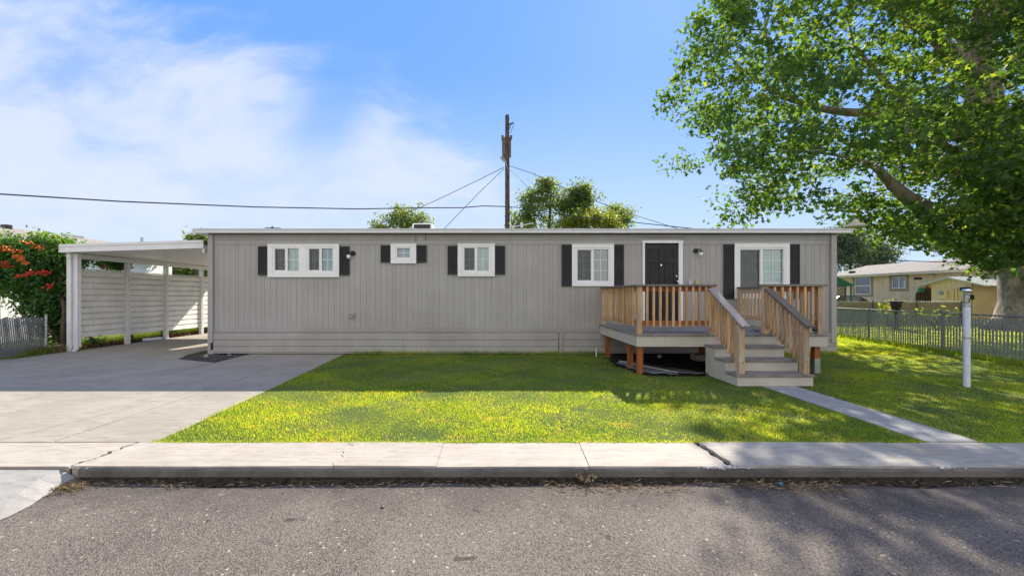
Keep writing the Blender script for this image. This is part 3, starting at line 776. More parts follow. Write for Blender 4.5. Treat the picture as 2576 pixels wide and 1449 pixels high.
# door
mb = MB(); a, b_, t_, _ = door; X0, X1 = hx(a), hx(b_); zt = hz(t_)
mb.box(X0, hx(1620.7), YH-.05, YH-.002, .77, zt-.065); mb.box(hx(1705.7), X1, YH-.05, YH-.002, .77, zt-.065)
mb.box(X0-.01, X1+.01, YH-.052, YH-.0015, zt-.064, zt); mb.box(X0, X1, YH-.06, YH+.03, .745, .775)
dr = build("door", mb, WHITE, home, bevel=.004)
dx_0, dx_1, dz0, dz1 = hx(1620.7)+.004, hx(1705.7)-.004, .78, hz(613.8)
mb = MB(); W_ = dx_1-dx_0; H_ = dz1-dz0
cols_ = [(dx_0+.13*W_, dx_0+.44*W_), (dx_0+.56*W_, dx_0+.87*W_)]; rows_ = [(dz0+.09*H_, dz0+.34*H_), (dz0+.42*H_, dz0+.76*H_), (dz0+.81*H_, dz0+.93*H_)]
mb.box(dx_0, dx_1, YH+.012, YH+.05, dz0, dz1)
xsd = [dx_0, cols_[0][0], cols_[0][1], cols_[1][0], cols_[1][1], dx_1]
for k in (0, 2, 4): mb.box(xsd[k], xsd[k+1], YH-.002, YH+.0115, dz0, dz1)
zsd = [dz0, rows_[0][0], rows_[0][1], rows_[1][0], rows_[1][1], rows_[2][0], rows_[2][1], dz1]
for (ca, cb_) in cols_:
    for k in (0, 2, 4, 6): mb.box(ca, cb_, YH-.0021, YH+.0114, zsd[k], zsd[k+1])
    for (ra_, rb) in rows_: mb.box(ca+.035, cb_-.035, YH+.001, YH+.0113, ra_+.035, rb-.035)
build("door_leaf", mb, DOORM, dr, bevel=.006)
mb = MB(); kx, kz = hx(1701.5), hz(709)
mb.tube([(kx, YH-.002, kz), (kx, YH-.045, kz), (kx, YH-.055, kz), (kx, YH-.085, kz), (kx, YH-.095, kz)], [.032, .012, .02, .03, .015], 14)
build("door_knob", mb, CHROME, dr, smooth=True)
mb = MB(); mb.tube([(kx, YH-.002, kz+.14), (kx, YH-.02, kz+.14)], .026, 14); build("deadbolt", mb, CHROME, dr, smooth=True)
mb = MB(); mb.tube([(hx(1663), YH-.001, hz(667)), (hx(1663), YH-.012, hz(667))], .02, 10); build("door_viewer", mb, CHROME, dr)
# wall lamps
def wall_lamp(x, y, side):
    X, Z = hx(x), hz(y); mb = MB()
    mb.tube([(X, YH-.001, Z), (X, YH-.03, Z), (X, YH-.045, Z)], [.062, .06, .03], 16)
    mb.tube([(X, YH-.03, Z), (X+side*.03, YH-.09, Z+.03), (X+side*.075, YH-.11, Z+.02), (X+side*.085, YH-.11, Z-.02)], .014, 8)
    mb.lathe((X+side*.085, YH-.11, Z-.05), [(.048, 0), (.05, .02), (.03, .035), (.01, .04)], 14)
    o = build("wall_lamp", mb, DARKM, home, smooth=False)
    g_ = MB(); g_.lathe((X+side*.085, YH-.11, Z-.14), [(.03, 0), (.036, .01), (.045, .05), (.046, .088)], 14); build("glass_shade", g_, WHITE, o, smooth=True)
wall_lamp(889, 637.5, -1); wall_lamp(1749.5, 631, 1)
# dryer vent hood, outlets, wire
mb = MB(); X, Z = hx(886.5), hz(792)
mb.box(X-.075, X+.075, YH-.022, YH-.001, Z-.085, Z+.085); mb.tube([(X, YH-.02, Z+.01), (X, YH-.09, Z-.01)], [.062, .058], 16)
build("vent_hood", mb, SIDING, home, bevel=.004)
mb = MB(); mb.box(hx(1731), hx(1741), YH-.03, YH-.001, hz(716), hz(705)); o = build("outlet_box", mb, METAL, home, bevel=.006)
mb = MB(); mb.box(hx(1748), hx(1757.5), YH-.045, YH-.001, hz(715), hz(704)); build("doorbell_box", mb, paint("yellow_box", (.5, .42, .2), .1), home, bevel=.006)
mb = MB(); mb.tube([(hx(1046), YH-.02, ZROOF), (hx(1047), YH-.021, ZT+.18), (hx(1046), YH-.02, ZT+.05)], .006, 6); build("service_wire", mb, DARKM, home); mb = MB(); mb.tube([(hx(1071), YH-.02, ZROOF), (hx(1071), YH-.02, ZT+.08)], .006, 6)
build("service_wire", mb, DARKM, home)

# ------------------------------------------------------------------ deck
ZD = .76
deck = empty("wooden_deck", (4.5, 9, 0), "weathered wooden porch deck with slatted railings and steps at the black front door", "deck")
mb = MB(); y = DY0 - .02
while y < YH - .07:
    mb.box(DX0-.02, DX1+.02, y, y+.134, ZD-.038, ZD + random.uniform(-.002, .002)); y += .140
build("decking", mb, FLOORW, deck, bevel=.004)
mb = MB(); mb.box(DX0, DX1, DY0-.0, DY0+.03, ZD-.24, ZD-.042); mb.box(DX0, DX0+.03, DY0+.031, YH-.05, ZD-.24, ZD-.042); mb.box(DX1-.03, DX1, DY0+.031, YH-.05, ZD-.24, ZD-.042)
build("deck_skirt_board", mb, BEIGE, deck, bevel=.003)
mb = MB()
for x in np.arange(DX0+.4, DX1, .4): mb.box(x, x+.04, DY0+.04, YH-.05, ZD-.2, ZD-.045)
build("joist", mb, POSTOR, deck)
def leg(x, y, z0=0.0):
    mb = MB(); mb.box(x-.05, x+.05, y-.05, y+.05, z0-.02, ZD-.044 if y > DY0+.15 else ZD-.045); return build("leg", mb, POSTOR, deck, bevel=.004)
leg(DX0+.09, DY0+.085); leg(DX0+.085, 8.12); leg(DX0+.09, 9.75); leg(4.78, 9.1, .17)
l5 = leg(DX1-.14, DY0+.12, .29); 
mb = MB(); mb.box(DX1-.195, DX1-.085, DY0+.065, DY0+.175, 0, .28); build("metal_post_base", mb, METAL, deck, bevel=.004)
mb = MB(); mb.prism([(4.58, 8.95), (4.98, 8.95), (4.98, 9.25), (4.58, 9.25)], 0, .15); build("pier_block", mb, APRON, deck, bevel=.03)
# railings
ZC = 1.70
def post(x, y, z0, z1, mat=NEWEL, w=.09):
    mb = MB(); mb.box(x-w/2, x+w/2, y-w/2, y+w/2, z0, z1); return build("railing_post", mb, mat, deck, bevel=.004)
bal_me = None
def baluster(x, y, z0, z1, mat=BALW, key={}):
    k = (round(z1-z0, 3), mat.name)
    if k not in key:
        mb = MB(); w_ = .019; mb.box(-w_, w_, -w_, w_, 0, z1-z0)
        me = bpy.data.meshes.new("baluster"); me.from_pydata(mb.v, [], mb.f); me.materials.append(mat); key[k] = me
    o = link("baluster", key[k], mat, deck, Vector((x, y, z0)) - ORG[deck.name]); return o
def rail_run(ax, a, b_, fixed, out, n, zb=.90, mat=BALW, capm=CAPW, capext=(.06, .06)):
    # ax 'x': run along x at y=fixed; out = sign of outward side
    mbc = MB(); mbr = MB(); mbr2 = MB()
    if ax == 'x':
        mbc.box(a-capext[0], b_+capext[1], fixed-.075, fixed+.075, ZC-.04, ZC)
        for mq, z0, z1 in ((mbr, ZC-.135, ZC-.041), (mbr2, zb+.02, zb+.11)): mq.box(a+.045, b_-.045, fixed-.018, fixed+.018, z0, z1)
    else:
        mbc.box(fixed-.075, fixed+.075, a-capext[0], b_+capext[1], ZC-.0405, ZC-.0005)
        for mq, z0, z1 in ((mbr, ZC-.135, ZC-.0415), (mbr2, zb+.02, zb+.11)): mq.box(fixed-.018, fixed+.018, a+.045, b_-.045, z0, z1)
    build("cap_board", mbc, capm, deck, bevel=.004); build("rail", mbr, POSTOR if mat is BALW else NEWEL, deck); build("rail", mbr2, POSTOR if mat is BALW else NEWEL, deck)
    for i in range(n):
        f = (i+.75)/(n+.5); q = a+.045+(b_-a-.09)*f; jz = random.uniform(-.006, .006)
        if ax == 'x': baluster(q, fixed+out*.038, zb, ZC-.043, mat)
        else: baluster(fixed+out*.038, q, zb, ZC-.043, mat)
yf = DY0+.075; xl = DX0+.075; xr = DX1-.11; xs1, xs2 = 4.19, 5.20
post(xl, yf, ZD, ZC-.042, BALW); post(xl, YH-.09, ZD, ZC-.042, NEWEL); post(xs1, yf, ZD, ZC-.042, BALW); post(xs2, yf, ZD, ZC-.042, NEWEL); post(xr, yf, ZD, ZC-.042, NEWEL); post(xr, YH-.12, ZD, ZC-.042)
rail_run('x', xl, xs1, yf, -1, 10, capext=(.075, .06)); rail_run('x', xs2, xr, yf, -1, 6, capext=(.07, .11))
rail_run('y', yf+.076, YH-.09, xl, -1, 18, capext=(0, .03)); rail_run('y', yf+.076, YH-.12, xr, 1, 17, mat=NEWEL, capext=(0, .03))
# steps
SX0, SX1 = 4.02, 5.27; st = [(6.54, .19), (6.87, .38), (7.19, .57)]
mb = MB(); mt = MB()
ys = [s_[0] for s_ in st] + [DY0]
for k, (y0, z) in enumerate(st):
    mb.box(SX0+.001*k, SX1-.001*k, y0, ys[k+1]-.003, 0, z-.04)
    mt.box(SX0-.02, SX1+.02, y0-.02, y0+(ys[k+1]-y0)/2-.004, z-.038, z); mt.box(SX0-.02, SX1+.02, y0+(ys[k+1]-y0)/2+.002, ys[k+1]-.004, z-.038, z)
stairs = build("step_box", mb, BEIGE, deck, bevel=.003); build("tread", mt, FLOORW, deck, bevel=.005)
yn = 6.64
for sx, cm in ((4.13, CAPW2), (5.20, CAPW)):
    post(sx, yn, .19, .985, NEWEL, .10)
    mbc = MB(); mbr = MB(); a = Vector((sx+.02, yf-.05, 1.615)); b_ = Vector((sx+.02, yn-.12, .975))
    mbc.bar(a, b_, .14, .035, (0, 0, 1)); build("handrail", mbc, cm, deck, bevel=.004)
    for dz in (-.07, -.66):
        mbr = MB(); mbr.bar(a+Vector((-.02, 0, dz)), b_+Vector((-.02, .08, dz+.05)), .036, .085, (0, 0, 1)); build("rail", mbr, NEWEL, deck)
    for i in range(9):
        f = (i+.6)/9.3; yy = yf-.05+(yn-yf+.05)*f; zz = 1.615+(1.02-1.615)*f
        baluster(sx-.036, yy, zz-.70, zz-.03, BALW if sx < 5 else NEWEL)
# under-deck dirt, weed cloth, white strip
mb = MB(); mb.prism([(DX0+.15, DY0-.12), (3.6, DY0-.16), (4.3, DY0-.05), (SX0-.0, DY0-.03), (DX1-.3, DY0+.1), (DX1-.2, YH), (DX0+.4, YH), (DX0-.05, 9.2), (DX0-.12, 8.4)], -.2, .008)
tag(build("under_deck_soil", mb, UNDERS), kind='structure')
CLOTH = paint("grey_weed_cloth", (.13, .155, .165), .15, .8, scale=5, bumps=.3)
def drape(name, poly, z, mat, label, cat, amp=.012):
    mb = MB(); a, b_, c, d = [Vector((*p, 0)) for p in poly]; n = 14
    for i in range(n+1):
        for j in range(n+1):
            u_, v_ = i/n, j/n; p = a*(1-u_)*(1-v_)+b_*u_*(1-v_)+c*u_*v_+d*(1-u_)*v_
            e_ = .03*math.sin(u_*9+v_*3) if i in (0, n) or j in (0, n) else 0
            mb.v.append((p.x+e_, p.y+e_*.7, z+amp*(1+math.sin(p.x*17)*math.cos(p.y*13))))
    for i in range(n):
        for j in range(n): q = i*(n+1)+j; mb.f.append((q, q+1, q+n+2, q+n+1))
    o = build(name, mb, mat, smooth=True); m_ = o.modifiers.new("thick", 'SOLIDIFY'); m_.thickness = .004
    return tag(o, label, cat)
drape("weed_cloth", [(DX0-.05, 8.6), (DX0+.15, DY0+.05), (DX0+.75, DY0-.15), (DX0+.25, 8.9)], .02, CLOTH, "blue grey weed cloth edge showing under the left deck corner", "ground cloth")
drape("weed_cloth", [(DX0+.25, 8.9), (DX0+.8, DY0-.12), (4.05, DY0-.1), (3.2, 8.4)], .022, paint("brown_weed_cloth", (.085, .075, .07), .2, .8, scale=5, bumps=.3), "dark brown weed cloth lying under the deck front", "ground cloth")
mb = MB(); mb.bar((DX0+.06, 8.75, .05), (DX0+.75, DY0-.07, .045), .018, .02); tag(build("white_strip", mb, paint("faded_strip", (.42, .42, .42), .1)), "narrow white strip lying across the cloth under the deck", "trim strip")
rubble("pebble", [(3.98, 9.5, .01)], BROKEN, .07, "pale round stone lying under the deck by the skirting", "stone", 9, kind=None, flat=.9)
# porch light hung under the right handrail
o = empty("rail_light", (5.36, yn-.11, .94), "small dark lamp fixed under the end of the right handrail", "lamp")
mb = MB(); mb.lathe((5.30, yn-.10, .90), [(.012, .06), (.035, .055), (.04, .03), (.03, 0)], 12); build("lamp_cap", mb, DARKM, o)
mb = MB(); mb.lathe((5.30, yn-.10, .87), [(.008, 0), (.022, .01), (.026, .032)], 12); build("lens", mb, GLASSC, o)
# spigot
o = empty("garden_tap", (*G(1500, 897), 0), "thin white standpipe with a small metal tap left of the deck", "tap"); gx, gy = G(1500, 897)
mb = MB(); mb.tube([(gx, gy, 0), (gx, gy, .20)], .013, 10); build("pipe", mb, WHITE, o)
mb = MB(); mb.tube([(gx, gy, .20), (gx, gy, .25)], .016, 8); mb.tube([(gx, gy, .225), (gx+.02, gy-.04, .225), (gx+.02, gy-.055, .20)], .010, 8); mb.box(gx-.02, gx+.03, gy-.008, gy+.008, .252, .262); build("tap_head", mb, METAL, o)
drape("black_strap", [(G(1888, 833, ZD)[0]+.03, 8.0), (G(1888, 833, ZD)[0]+.1, 8.0), (G(1888, 833, ZD)[0]+.13, 8.2), (G(1888, 833, ZD)[0]+.06, 8.2)], ZD+.004, DARKM, "small black crumpled thing on the deck boards above the steps", "litter", .02)

# ------------------------------------------------------------------ lamp post (pvc)
px, py = G(2432, 972)
lp = empty("lamp_post", (px, py, 0), "white pipe lamp post with a small domed light standing on the lawn", "lamp post")
mb = MB(); mb.tube([(px, py, -.02), (px, py, 1.33)], .042, 20); build("pole", mb, PVC, lp, smooth=False)
for z in (.78, 1.30):
    mb = MB(); mb.tube([(px, py, z), (px, py, z+.035)], .0445, 20); mb.box(px+.03, px+.05, py-.06, py-.03, z+.005, z+.03); build("clamp", mb, METAL, lp)
mb = MB(); mb.tube([(px, py, 1.331), (px, py, 1.37)], .034, 16); 
for a in range(3): mb.tube([(px+.036*math.cos(a*2.1), py+.036*math.sin(a*2.1), 1.36), (px+.036*math.cos(a*2.1), py+.036*math.sin(a*2.1), 1.55)], .004, 6)
build("lamp_holder", mb, METAL, lp)
mb = MB(); mb.lathe((px, py, 1.37), [(.030, 0), (.034, .02), (.036, .08), (.030, .14), (.02, .15)], 16); build("lens", mb, GLASSC, lp, smooth=True)
mb = MB(); mb.lathe((px, py, 1.54), [(.03, 0), (.058, .02), (.06, .03), (.045, .055), (.018, .068)], 20); build("lamp_cap", mb, CHROME, lp, smooth=True)

# ------------------------------------------------------------------ carport
cp = empty("carport", (-9.4, 12, 0), "white aluminium carport with flat roof joined to the left end of the grey home", "carport")
CXL = -11.2; YF = 10.4; YB = 16.7
zr = lambda x: 2.62 + (x+11.31)/3.75*.115       # underside
mb = MB()
# ribbed pan roof: ribs run along the slope (x)
yy = YF+.03
while yy < YB:
    y2 = yy+.20
    for (a, b_, dz) in ((yy, yy+.15, 0), (yy+.15, yy+.165, .03), (yy+.165, yy+.20, .05)):
        mb.add([(-11.29, a, zr(-11.29)+dz), (-7.60, a, zr(-7.60)+dz), (-7.60, b_, zr(-7.60)+dz), (-11.29, b_, zr(-11.29)+dz),
                (-11.29, a, zr(-11.29)+.075), (-7.60, a, zr(-7.60)+.075), (-7.60, b_, zr(-7.6)+.075), (-11.29, b_, zr(-11.29)+.075)],
               [(0, 3, 2, 1), (4, 5, 6, 7), (0, 1, 5, 4), (1, 2, 6, 5), (2, 3, 7, 6), (3, 0, 4, 7)])
    yy = y2
build("roof_panel", mb, ALUM, cp)
mb = MB()
def fas(x0, x1, y0, y1, h0=-.01, h1=.195):
    mb.add([(x0, y0, zr(x0)+h0), (x1, y0, zr(x1)+h0), (x1, y1, zr(x1)+h0), (x0, y1, zr(x0)+h0), (x0, y0, zr(x0)+h1), (x1, y0, zr(x1)+h1), (x1, y1, zr(x1)+h1), (x0, y1, zr(x0)+h1)],
           [(0, 3, 2, 1), (4, 5, 6, 7), (0, 1, 5, 4), (1, 2, 6, 5), (2, 3, 7, 6), (3, 0, 4, 7)])
fas(-11.31, -7.56, YF-.02, YF); fas(-11.31, -7.56, YF-.035, YF-.021, .135, .2); fas(-11.31, -7.56, YF-.03, YF-.0205, -.012, .02); fas(-11.33, -11.311, YF-.03, YB); fas(-11.31, -7.56, YB+.001, YB+.02)
build("roof_fascia", mb, ALUM, cp)
mb = MB(); mb.box(CXL-.05, CXL+.05, YF+.08, YB-.1, zr(CXL)-.145, zr(CXL)-.012); build("beam", mb, ALUM, cp, bevel=.006); mb = MB(); mb.box(-7.62, -7.56, YF+.02, YB, zr(-7.6)-.12, zr(-7.6)-.012)
build("beam", mb, ALUM, cp, bevel=.006)
pys = [10.56, 12.2, 13.64, 15.3, 16.6]
mb = MB(); prof = []
w_ = .085
def fluted(x, y, z0, z1):
    mb = MB(); q = []; h_ = .052 
    pts = [(-h_, -h_), (-.022, -h_), (-.018, -h_+.010), (.018, -h_+.010), (.022, -h_), (h_, -h_), (h_, -.022), (h_-.010, -.018), (h_-.010, .018), (h_, .022), (h_, h_), (-h_, h_)]
    mb.prism([(x+a, y+b_) for a, b_ in pts], z0, z1); return mb
for i, y in enumerate(pys): build("post", fluted(CXL-.02 if i else CXL-.02, y, -.01, zr(CXL)-.146), ALUM, cp)
mb = fluted(CXL+.10, YF+.22, .10, zr(CXL)-.013); mb.tube([(CXL+.10, YF+.22, .12), (CXL+.10, YF+.20, .06), (CXL+.13, YF+.10, .03)], .045, 10); build("downspout", mb, ALUM, cp)
# side screen of horizontal corrugated panels (each bay its own panel)
def bay(y0, y1, z0, z1):
    mb = MB(); n = 11; h = (z1-z0)/n; prof = []
    for k in range(n):
        zb_ = z0+k*h
        prof += [(CXL-.035, zb_), (CXL-.035, zb_+h*.72), (CXL-.085, zb_+h*.76), (CXL-.085, zb_+h*.93)]
    vs = []; 
    for (xx, zz) in prof: vs += [(xx, y0, zz), (xx, y1, zz)]
    mb.add(vs, [(2*i, 2*i+2, 2*i+3, 2*i+1) for i in range(len(prof)-1)])
    mb.box(CXL-.09, CXL-.02, y0, y1, z1-.0, z1+.025)
    o = build("side_panel", mb, PANELW, cp); m_ = o.modifiers.new("thick", 'SOLIDIFY'); m_.thickness = .003
    return o
for a, b_, z0 in zip(pys[:-1], pys[1:], (.34, .30, .27, .25)): bay(a+.06, b_-.06, z0, 2.19)
bay(16.66, 20.5, .25, 2.19)

# ------------------------------------------------------------------ gravel bed at house corner
mb = MB(); mb.prism([(-7.36, YJ2), (-6.19, 8.86), (-6.19, YH), (-7.7, YH)], -.2, -.03); tag(build("gravel_bed", mb, SOIL), kind='structure')
r = random.Random(8); pts = []
while len(pts) < 1500:
    x, y = r.uniform(-7.7, -6.2), r.uniform(8.85, YH)
    if y > 8.86+( -6.19-x)/1.17*.46+.02 and x > -7.36-(y-YJ2)*.4: pts.append((x, y, -.03+r.random()*.015))
GRAV = paint("gravel", (.12, .115, .11), .35, .9, scale=14)
rubble("gravel", pts, GRAV, .019, "dark gravel at the left foot of the grey home", "gravel", 5, flat=.7)
rubble("white_stone", [(-6.62, 10.0, -.01), (-7.0, 9.7, -.01)], BROKEN, .06, "two pale stones on the gravel at the home corner", "stone", 6, kind=None, flat=.7)

# ------------------------------------------------------------------ fences
def chain_wires(mb, path, z0, z1, sp=.07, r=.0022):
    # path: list of 2 xy points; diamonds
    a, b_ = Vector((*path[0], 0)), Vector((*path[1], 0)); L = (b_-a).length; d = (b_-a)/L; H = z1-z0
    nrm = Vector((-d.y, d.x, 0))
    for sgn in (1, -1):
        k = -H
        while k < L + H:
            t0, t1 = (k, k+H) if sgn > 0 else (k+H, k)
            s0, s1 = 0.0, 1.0
            lo, hi = 0, L
            # clip
            def tt(s): return t0+(t1-t0)*s
            for s in (0.0, 1.0):
                pass
            cs = [0.0, 1.0]
            if t0 < 0: cs[0] = (0-t0)/(t1-t0)
            if t1 > L: cs[1] = (L-t0)/(t1-t0)
            if t0 > L: cs[0] = (L-t0)/(t1-t0)
            if t1 < 0: cs[1] = (0-t0)/(t1-t0)
            if cs[1] > cs[0]+.01:
                p = a+d*tt(cs[0]); q = a+d*tt(cs[1]); p.z = z0+H*cs[0]; q.z = z0+H*cs[1]
                mb.bar(p+nrm*(.003*sgn), q+nrm*(.003*sgn), r*2, r*2)
            k += sp*1.0
SLATM = paint("grey_slat", (.30, .325, .33), .08, .6, scale=5)
RAILM = paint("fence_rail", (.15, .18, .19), .06, .65, .1)
fr_ = empty("slatted_fence", (12, 11, 0), "grey chain link fence threaded with slats between the two right-hand yards", "fence")
fy = [3.2, 5.77, 8.0, 10.51, 13.03, 15.5, 18.0, 20.5]
for y in fy:
    mb = MB(); thick = .04 if y == 10.51 else .026; mb.tube([(FX(y), y, -.05), (FX(y), y, 1.04 if thick < .03 else 1.07)], thick, 12); mb.lathe((FX(y), y, 1.04 if thick < .03 else 1.07), [(thick+.004, 0), (thick+.004, .02), (.012, .04)], 12)
    build("post", mb, RAILM, fr_)
mb = MB(); mb.tube([(FX(3), 3, 1.02), (FX(21), 21, 1.02)], .020, 10); build("top_rail", mb, RAILM, fr_)
for ya, yb in zip(fy[:-1], fy[1:]):
    mb = MB(); n = int((yb-ya)/.080)
    for i in range(n):
        y = ya+.06+(yb-ya-.1)*(i/n); tw = .35*math.sin(i*1.7); x = FX(y)
        mb.bar((x, y, .02), (x+.0, y+random.uniform(-.008, .008), .93+random.uniform(-.02, .02)), .042, .006, (math.cos(.1), .5*math.sin(tw), 0))
    build("slat_panel", mb, SLATM, fr_)
    mb = MB(); chain_wires(mb, [(FX(ya)-.02, ya), (FX(yb)-.02, yb)], .03, 1.0, .085, .0022); build("wire_mesh", mb, RAILM, fr_)
# left leaning slatted fence by the vine
SLAT2 = paint("weathered_slat", (.20, .195, .20), .12, .8, scale=6)
fl = empty("leaning_fence", (-11.7, 9.6, 0), "weathered grey slatted wire fence leaning beside the trumpet vine", "fence")
A = Vector((*G(0, 902), 0)); B = Vector((*G(113, 885), 0)); A = B + (A-B)*2.0
n = int((B-A).length/.046); mb = MB()
for i in range(n):
    f = i/(n-1); p = A+(B-A)*f; lean = .10*f; hgt = 1.0-.08*f+.02*math.sin(i*.9); bend = -.10*math.sin(f*5)
    mb.bar(p+Vector((0, 0, .02)), p+Vector((bend*.15-.03, -lean+.008*math.sin(i), hgt)), .032, .006, (1, .1, 0))
build("slat_panel", mb, SLAT2, fl); mb = MB(); chain_wires(mb, [(A.x+.02, A.y), (B.x+.02, B.y)], .03, .92, .09, .0025); build("wire_mesh", mb, METAL, fl)
mb = MB(); mb.tube([(B.x-.02, B.y+.05, 0), (B.x-.02, B.y+.05, .98)], .025, 10); build("post", mb, METAL, fl)
# tan board fence beyond
TAN = paint("tan_boards", (.42, .37, .19), .08, .8, scale=2, dirt=(.25, .24, .12), dirtamt=.5)
YT = 20.0
ft = empty("tan_fence", (22, YT, 0), "low olive tan board fence faced with chain link in front of the tan house", "fence")
xa, xb = (2085-CX)/50, (2419-CX)/50
mb = MB(); x = xa
while x < xb-.02: mb.box(x, min(x+.6, xb)-.004, YT+.04, YT+.06, .04, 1.17); x += .6
build("board_panel", mb, TAN, ft)
mb = MB(); chain_wires(mb, [(xa, YT), (xb, YT)], .02, 1.19, .13, .0035); build("wire_mesh", mb, METAL, ft)
for x in np.linspace(xa, xb, 4):
    mb = MB(); mb.tube([(x, YT, 0), (x, YT, 1.24)], .035, 8); build("post", mb, RAILM, ft)

# ------------------------------------------------------------------ neighbouring buildings
TANW = paint("tan_siding", (.78, .62, .42), .05, .7, scale=1.5, dirt=(.4, .31, .18), dirtamt=.3)
TANT = paint("tan_trim", (.34, .27, .18), .05, .7)
CREAM = paint("cream_trim", (.62, .55, .42), .04, .6)
SHING = mat_soil("shingles", (.20, .18, .165), (.36, .33, .31), 14)
# tan house: long wall facing left (x = XT), running away in depth
XT = 27.0; ty = lambda x: XT*F/(x-CX)
th = empty("tan_house", (XT+3, 26, 0), "long tan neighbour house with low grey shingle roof beyond the fences", "house")
y0, y1 = 15.5, 31.5; ZE = 2.9
mb = MB(); yy = y1; nn = 0
holes2 = [(2151, 2191, 697, 741), (2244.5, 2279.5, 696, 726)]
hh = []
for (a, b_, c, d) in holes2:
    ya, yb = ty(b_), ty(a); ym = (ya+yb)/2; s_ = F/ym; hh.append((ya, yb, HC+(CY-d)/s_, HC+(CY-c)/s_))
ycuts = sorted(set(list(np.arange(y0, y1+.01, .4)) + [v_ for h in hh for v_ in h[:2]])); zc = sorted(set([0, ZE] + [v_ for h in hh for v_ in h[2:]]))
for ya, yb in zip(ycuts[:-1], ycuts[1:]):
    for za, zb in zip(zc[:-1], zc[1:]):
        ym, zm = (ya+yb)/2, (za+zb)/2
        if any(h[0] < ym < h[1] and h[2] < zm < h[3] for h in hh): continue
        mb.add([(XT, ya, za), (XT, yb-.02, za), (XT, yb-.02, zb), (XT, ya, zb)], [(0, 3, 2, 1)])
        mb.add([(XT+.005, yb-.02, za), (XT+.005, yb, za), (XT+.005, yb, zb), (XT+.005, yb-.02, zb)], [(0, 3, 2, 1)])
mb.box(XT+.05, XT+6, y1-.05, y1, 0, ZE); mb.box(XT+.05, XT+6, y0, y0+.05, 0, ZE); mb.box(XT+5.9, XT+6, y0, y1, 0, ZE)
build("wall", mb, TANW, th)
mb = MB(); mb.extr([(XT-.45, ZE-.02), (XT+6.4, ZE-.02), (XT+6.4, ZE+.04), (XT+3, ZE+.95), (XT-.45, ZE+.06)], y0-.4, y1+.4, 'y'); build("roof", mb, SHING, th)
mb = MB(); mb.box(XT-.5, XT-.451, y0-.4, y1+.4, ZE-.10, ZE+.065); build("fascia", mb, CREAM, th)
for i, h in enumerate(hh):
    mb = MB(); t_ = .16
    mb.box(XT-.03, XT+.02, h[0]-t_, h[0]-.001, h[2]-t_, h[3]+t_); mb.box(XT-.03, XT+.02, h[1]+.001, h[1]+t_, h[2]-t_, h[3]+t_)
    mb.box(XT-.03, XT+.02, h[0], h[1], h[3]+.001, h[3]+t_); mb.box(XT-.03, XT+.02, h[0], h[1], h[2]-t_, h[2]-.001)
    wn = build("window", mb, TANT, th); q = .05; mb = MB()
    mb.box(XT-.02, XT+.04, h[0]+.001, h[0]+q, h[2], h[3]); mb.box(XT-.02, XT+.04, h[1]-q, h[1]-.001, h[2], h[3]); mb.box(XT-.02, XT+.04, h[0]+q, h[1]-q, h[3]-q, h[3]-.001); mb.box(XT-.02, XT+.04, h[0]+q, h[1]-q, h[2]+.001, h[2]+q)
    if i == 0: zm = (h[2]+h[3])/2; mb.box(XT-.015, XT+.035, h[0]+q, h[1]-q, zm-.03, zm+.03)
    else: ym = (h[0]+h[1])/2; mb.box(XT-.015, XT+.035, ym-.03, ym+.03, h[2]+q, h[3]-q)
    build("sash_frame", mb, WHITE, wn)
    mb = MB(); mb.box(XT+.01, XT+.014, h[0]+q, h[1]-q, h[2]+q, h[3]-q); build("pane", mb, GLASS, wn)
    mb = MB(); mb.box(XT+.09, XT+.12, h[0]-.1, h[1]+.1, (h[2]+h[3])/2 if i == 0 else h[2]-.1, h[3]+.1); build("blind", mb, BLINDM, wn)
    mb = MB(); mb.box(XT+1.2, XT+1.22, h[0]-1, h[1]+1, 0, ZE-.1); build("room", mb, ROOM, wn)
def twall(x, y): # point on tan wall by direction
    Y = ty(x); return Y, HC+(CY-y)*Y/F
Ya, Za = twall(2301, 703); Yb, Zb = twall(2319, 699); mb = MB(); mb.box(XT-.05, XT-.001, Yb, Ya, Za-.02, Za+.12); build("wall_vent", mb, DARKM, th)
Ya, Za = twall(2374, 702); mb = MB(); mb.box(XT-.04, XT-.001, ty(2434), ty(2374), 1.0, 2.75); build("white_door", mb, CREAM, th)
Ya, Za = twall(2350, 692); mb = MB(); mb.lathe((XT-.12, Ya, Za-.1), [(.05, 0), (.14, .03), (.13, .1), (.05, .15)], 12); build("porch_light", mb, CREAM, th)
p = P(2110, 678, 29); mb = MB(); mb.box(XT+.3, XT+.55, 30.2, 30.5, ZE+.1, ZE+.42); build("roof_vent", mb, DARKM, th)
# brown wooden stair by the tan house
sr = empty("wooden_stair", (24.5, 22.9, 0), "brown wooden stair railing rising beside the tan house", "stairs")
Yq = 24.5; qa = P(2306, 738, Yq); qb = P(2347, 714, Yq); mb = MB(); mb.bar(qa, qb, .1, .08); build("handrail", mb, BARK2, sr)
for i in range(8):
    f = i/7; x = qa[0]+(qb[0]-qa[0])*f; z = qa[2]+(qb[2]-qa[2])*f; mb = MB(); mb.box(x-.05, x+.05, Yq-.03, Yq+.03, 0, z-.04); build("baluster", mb, BARK2, sr)
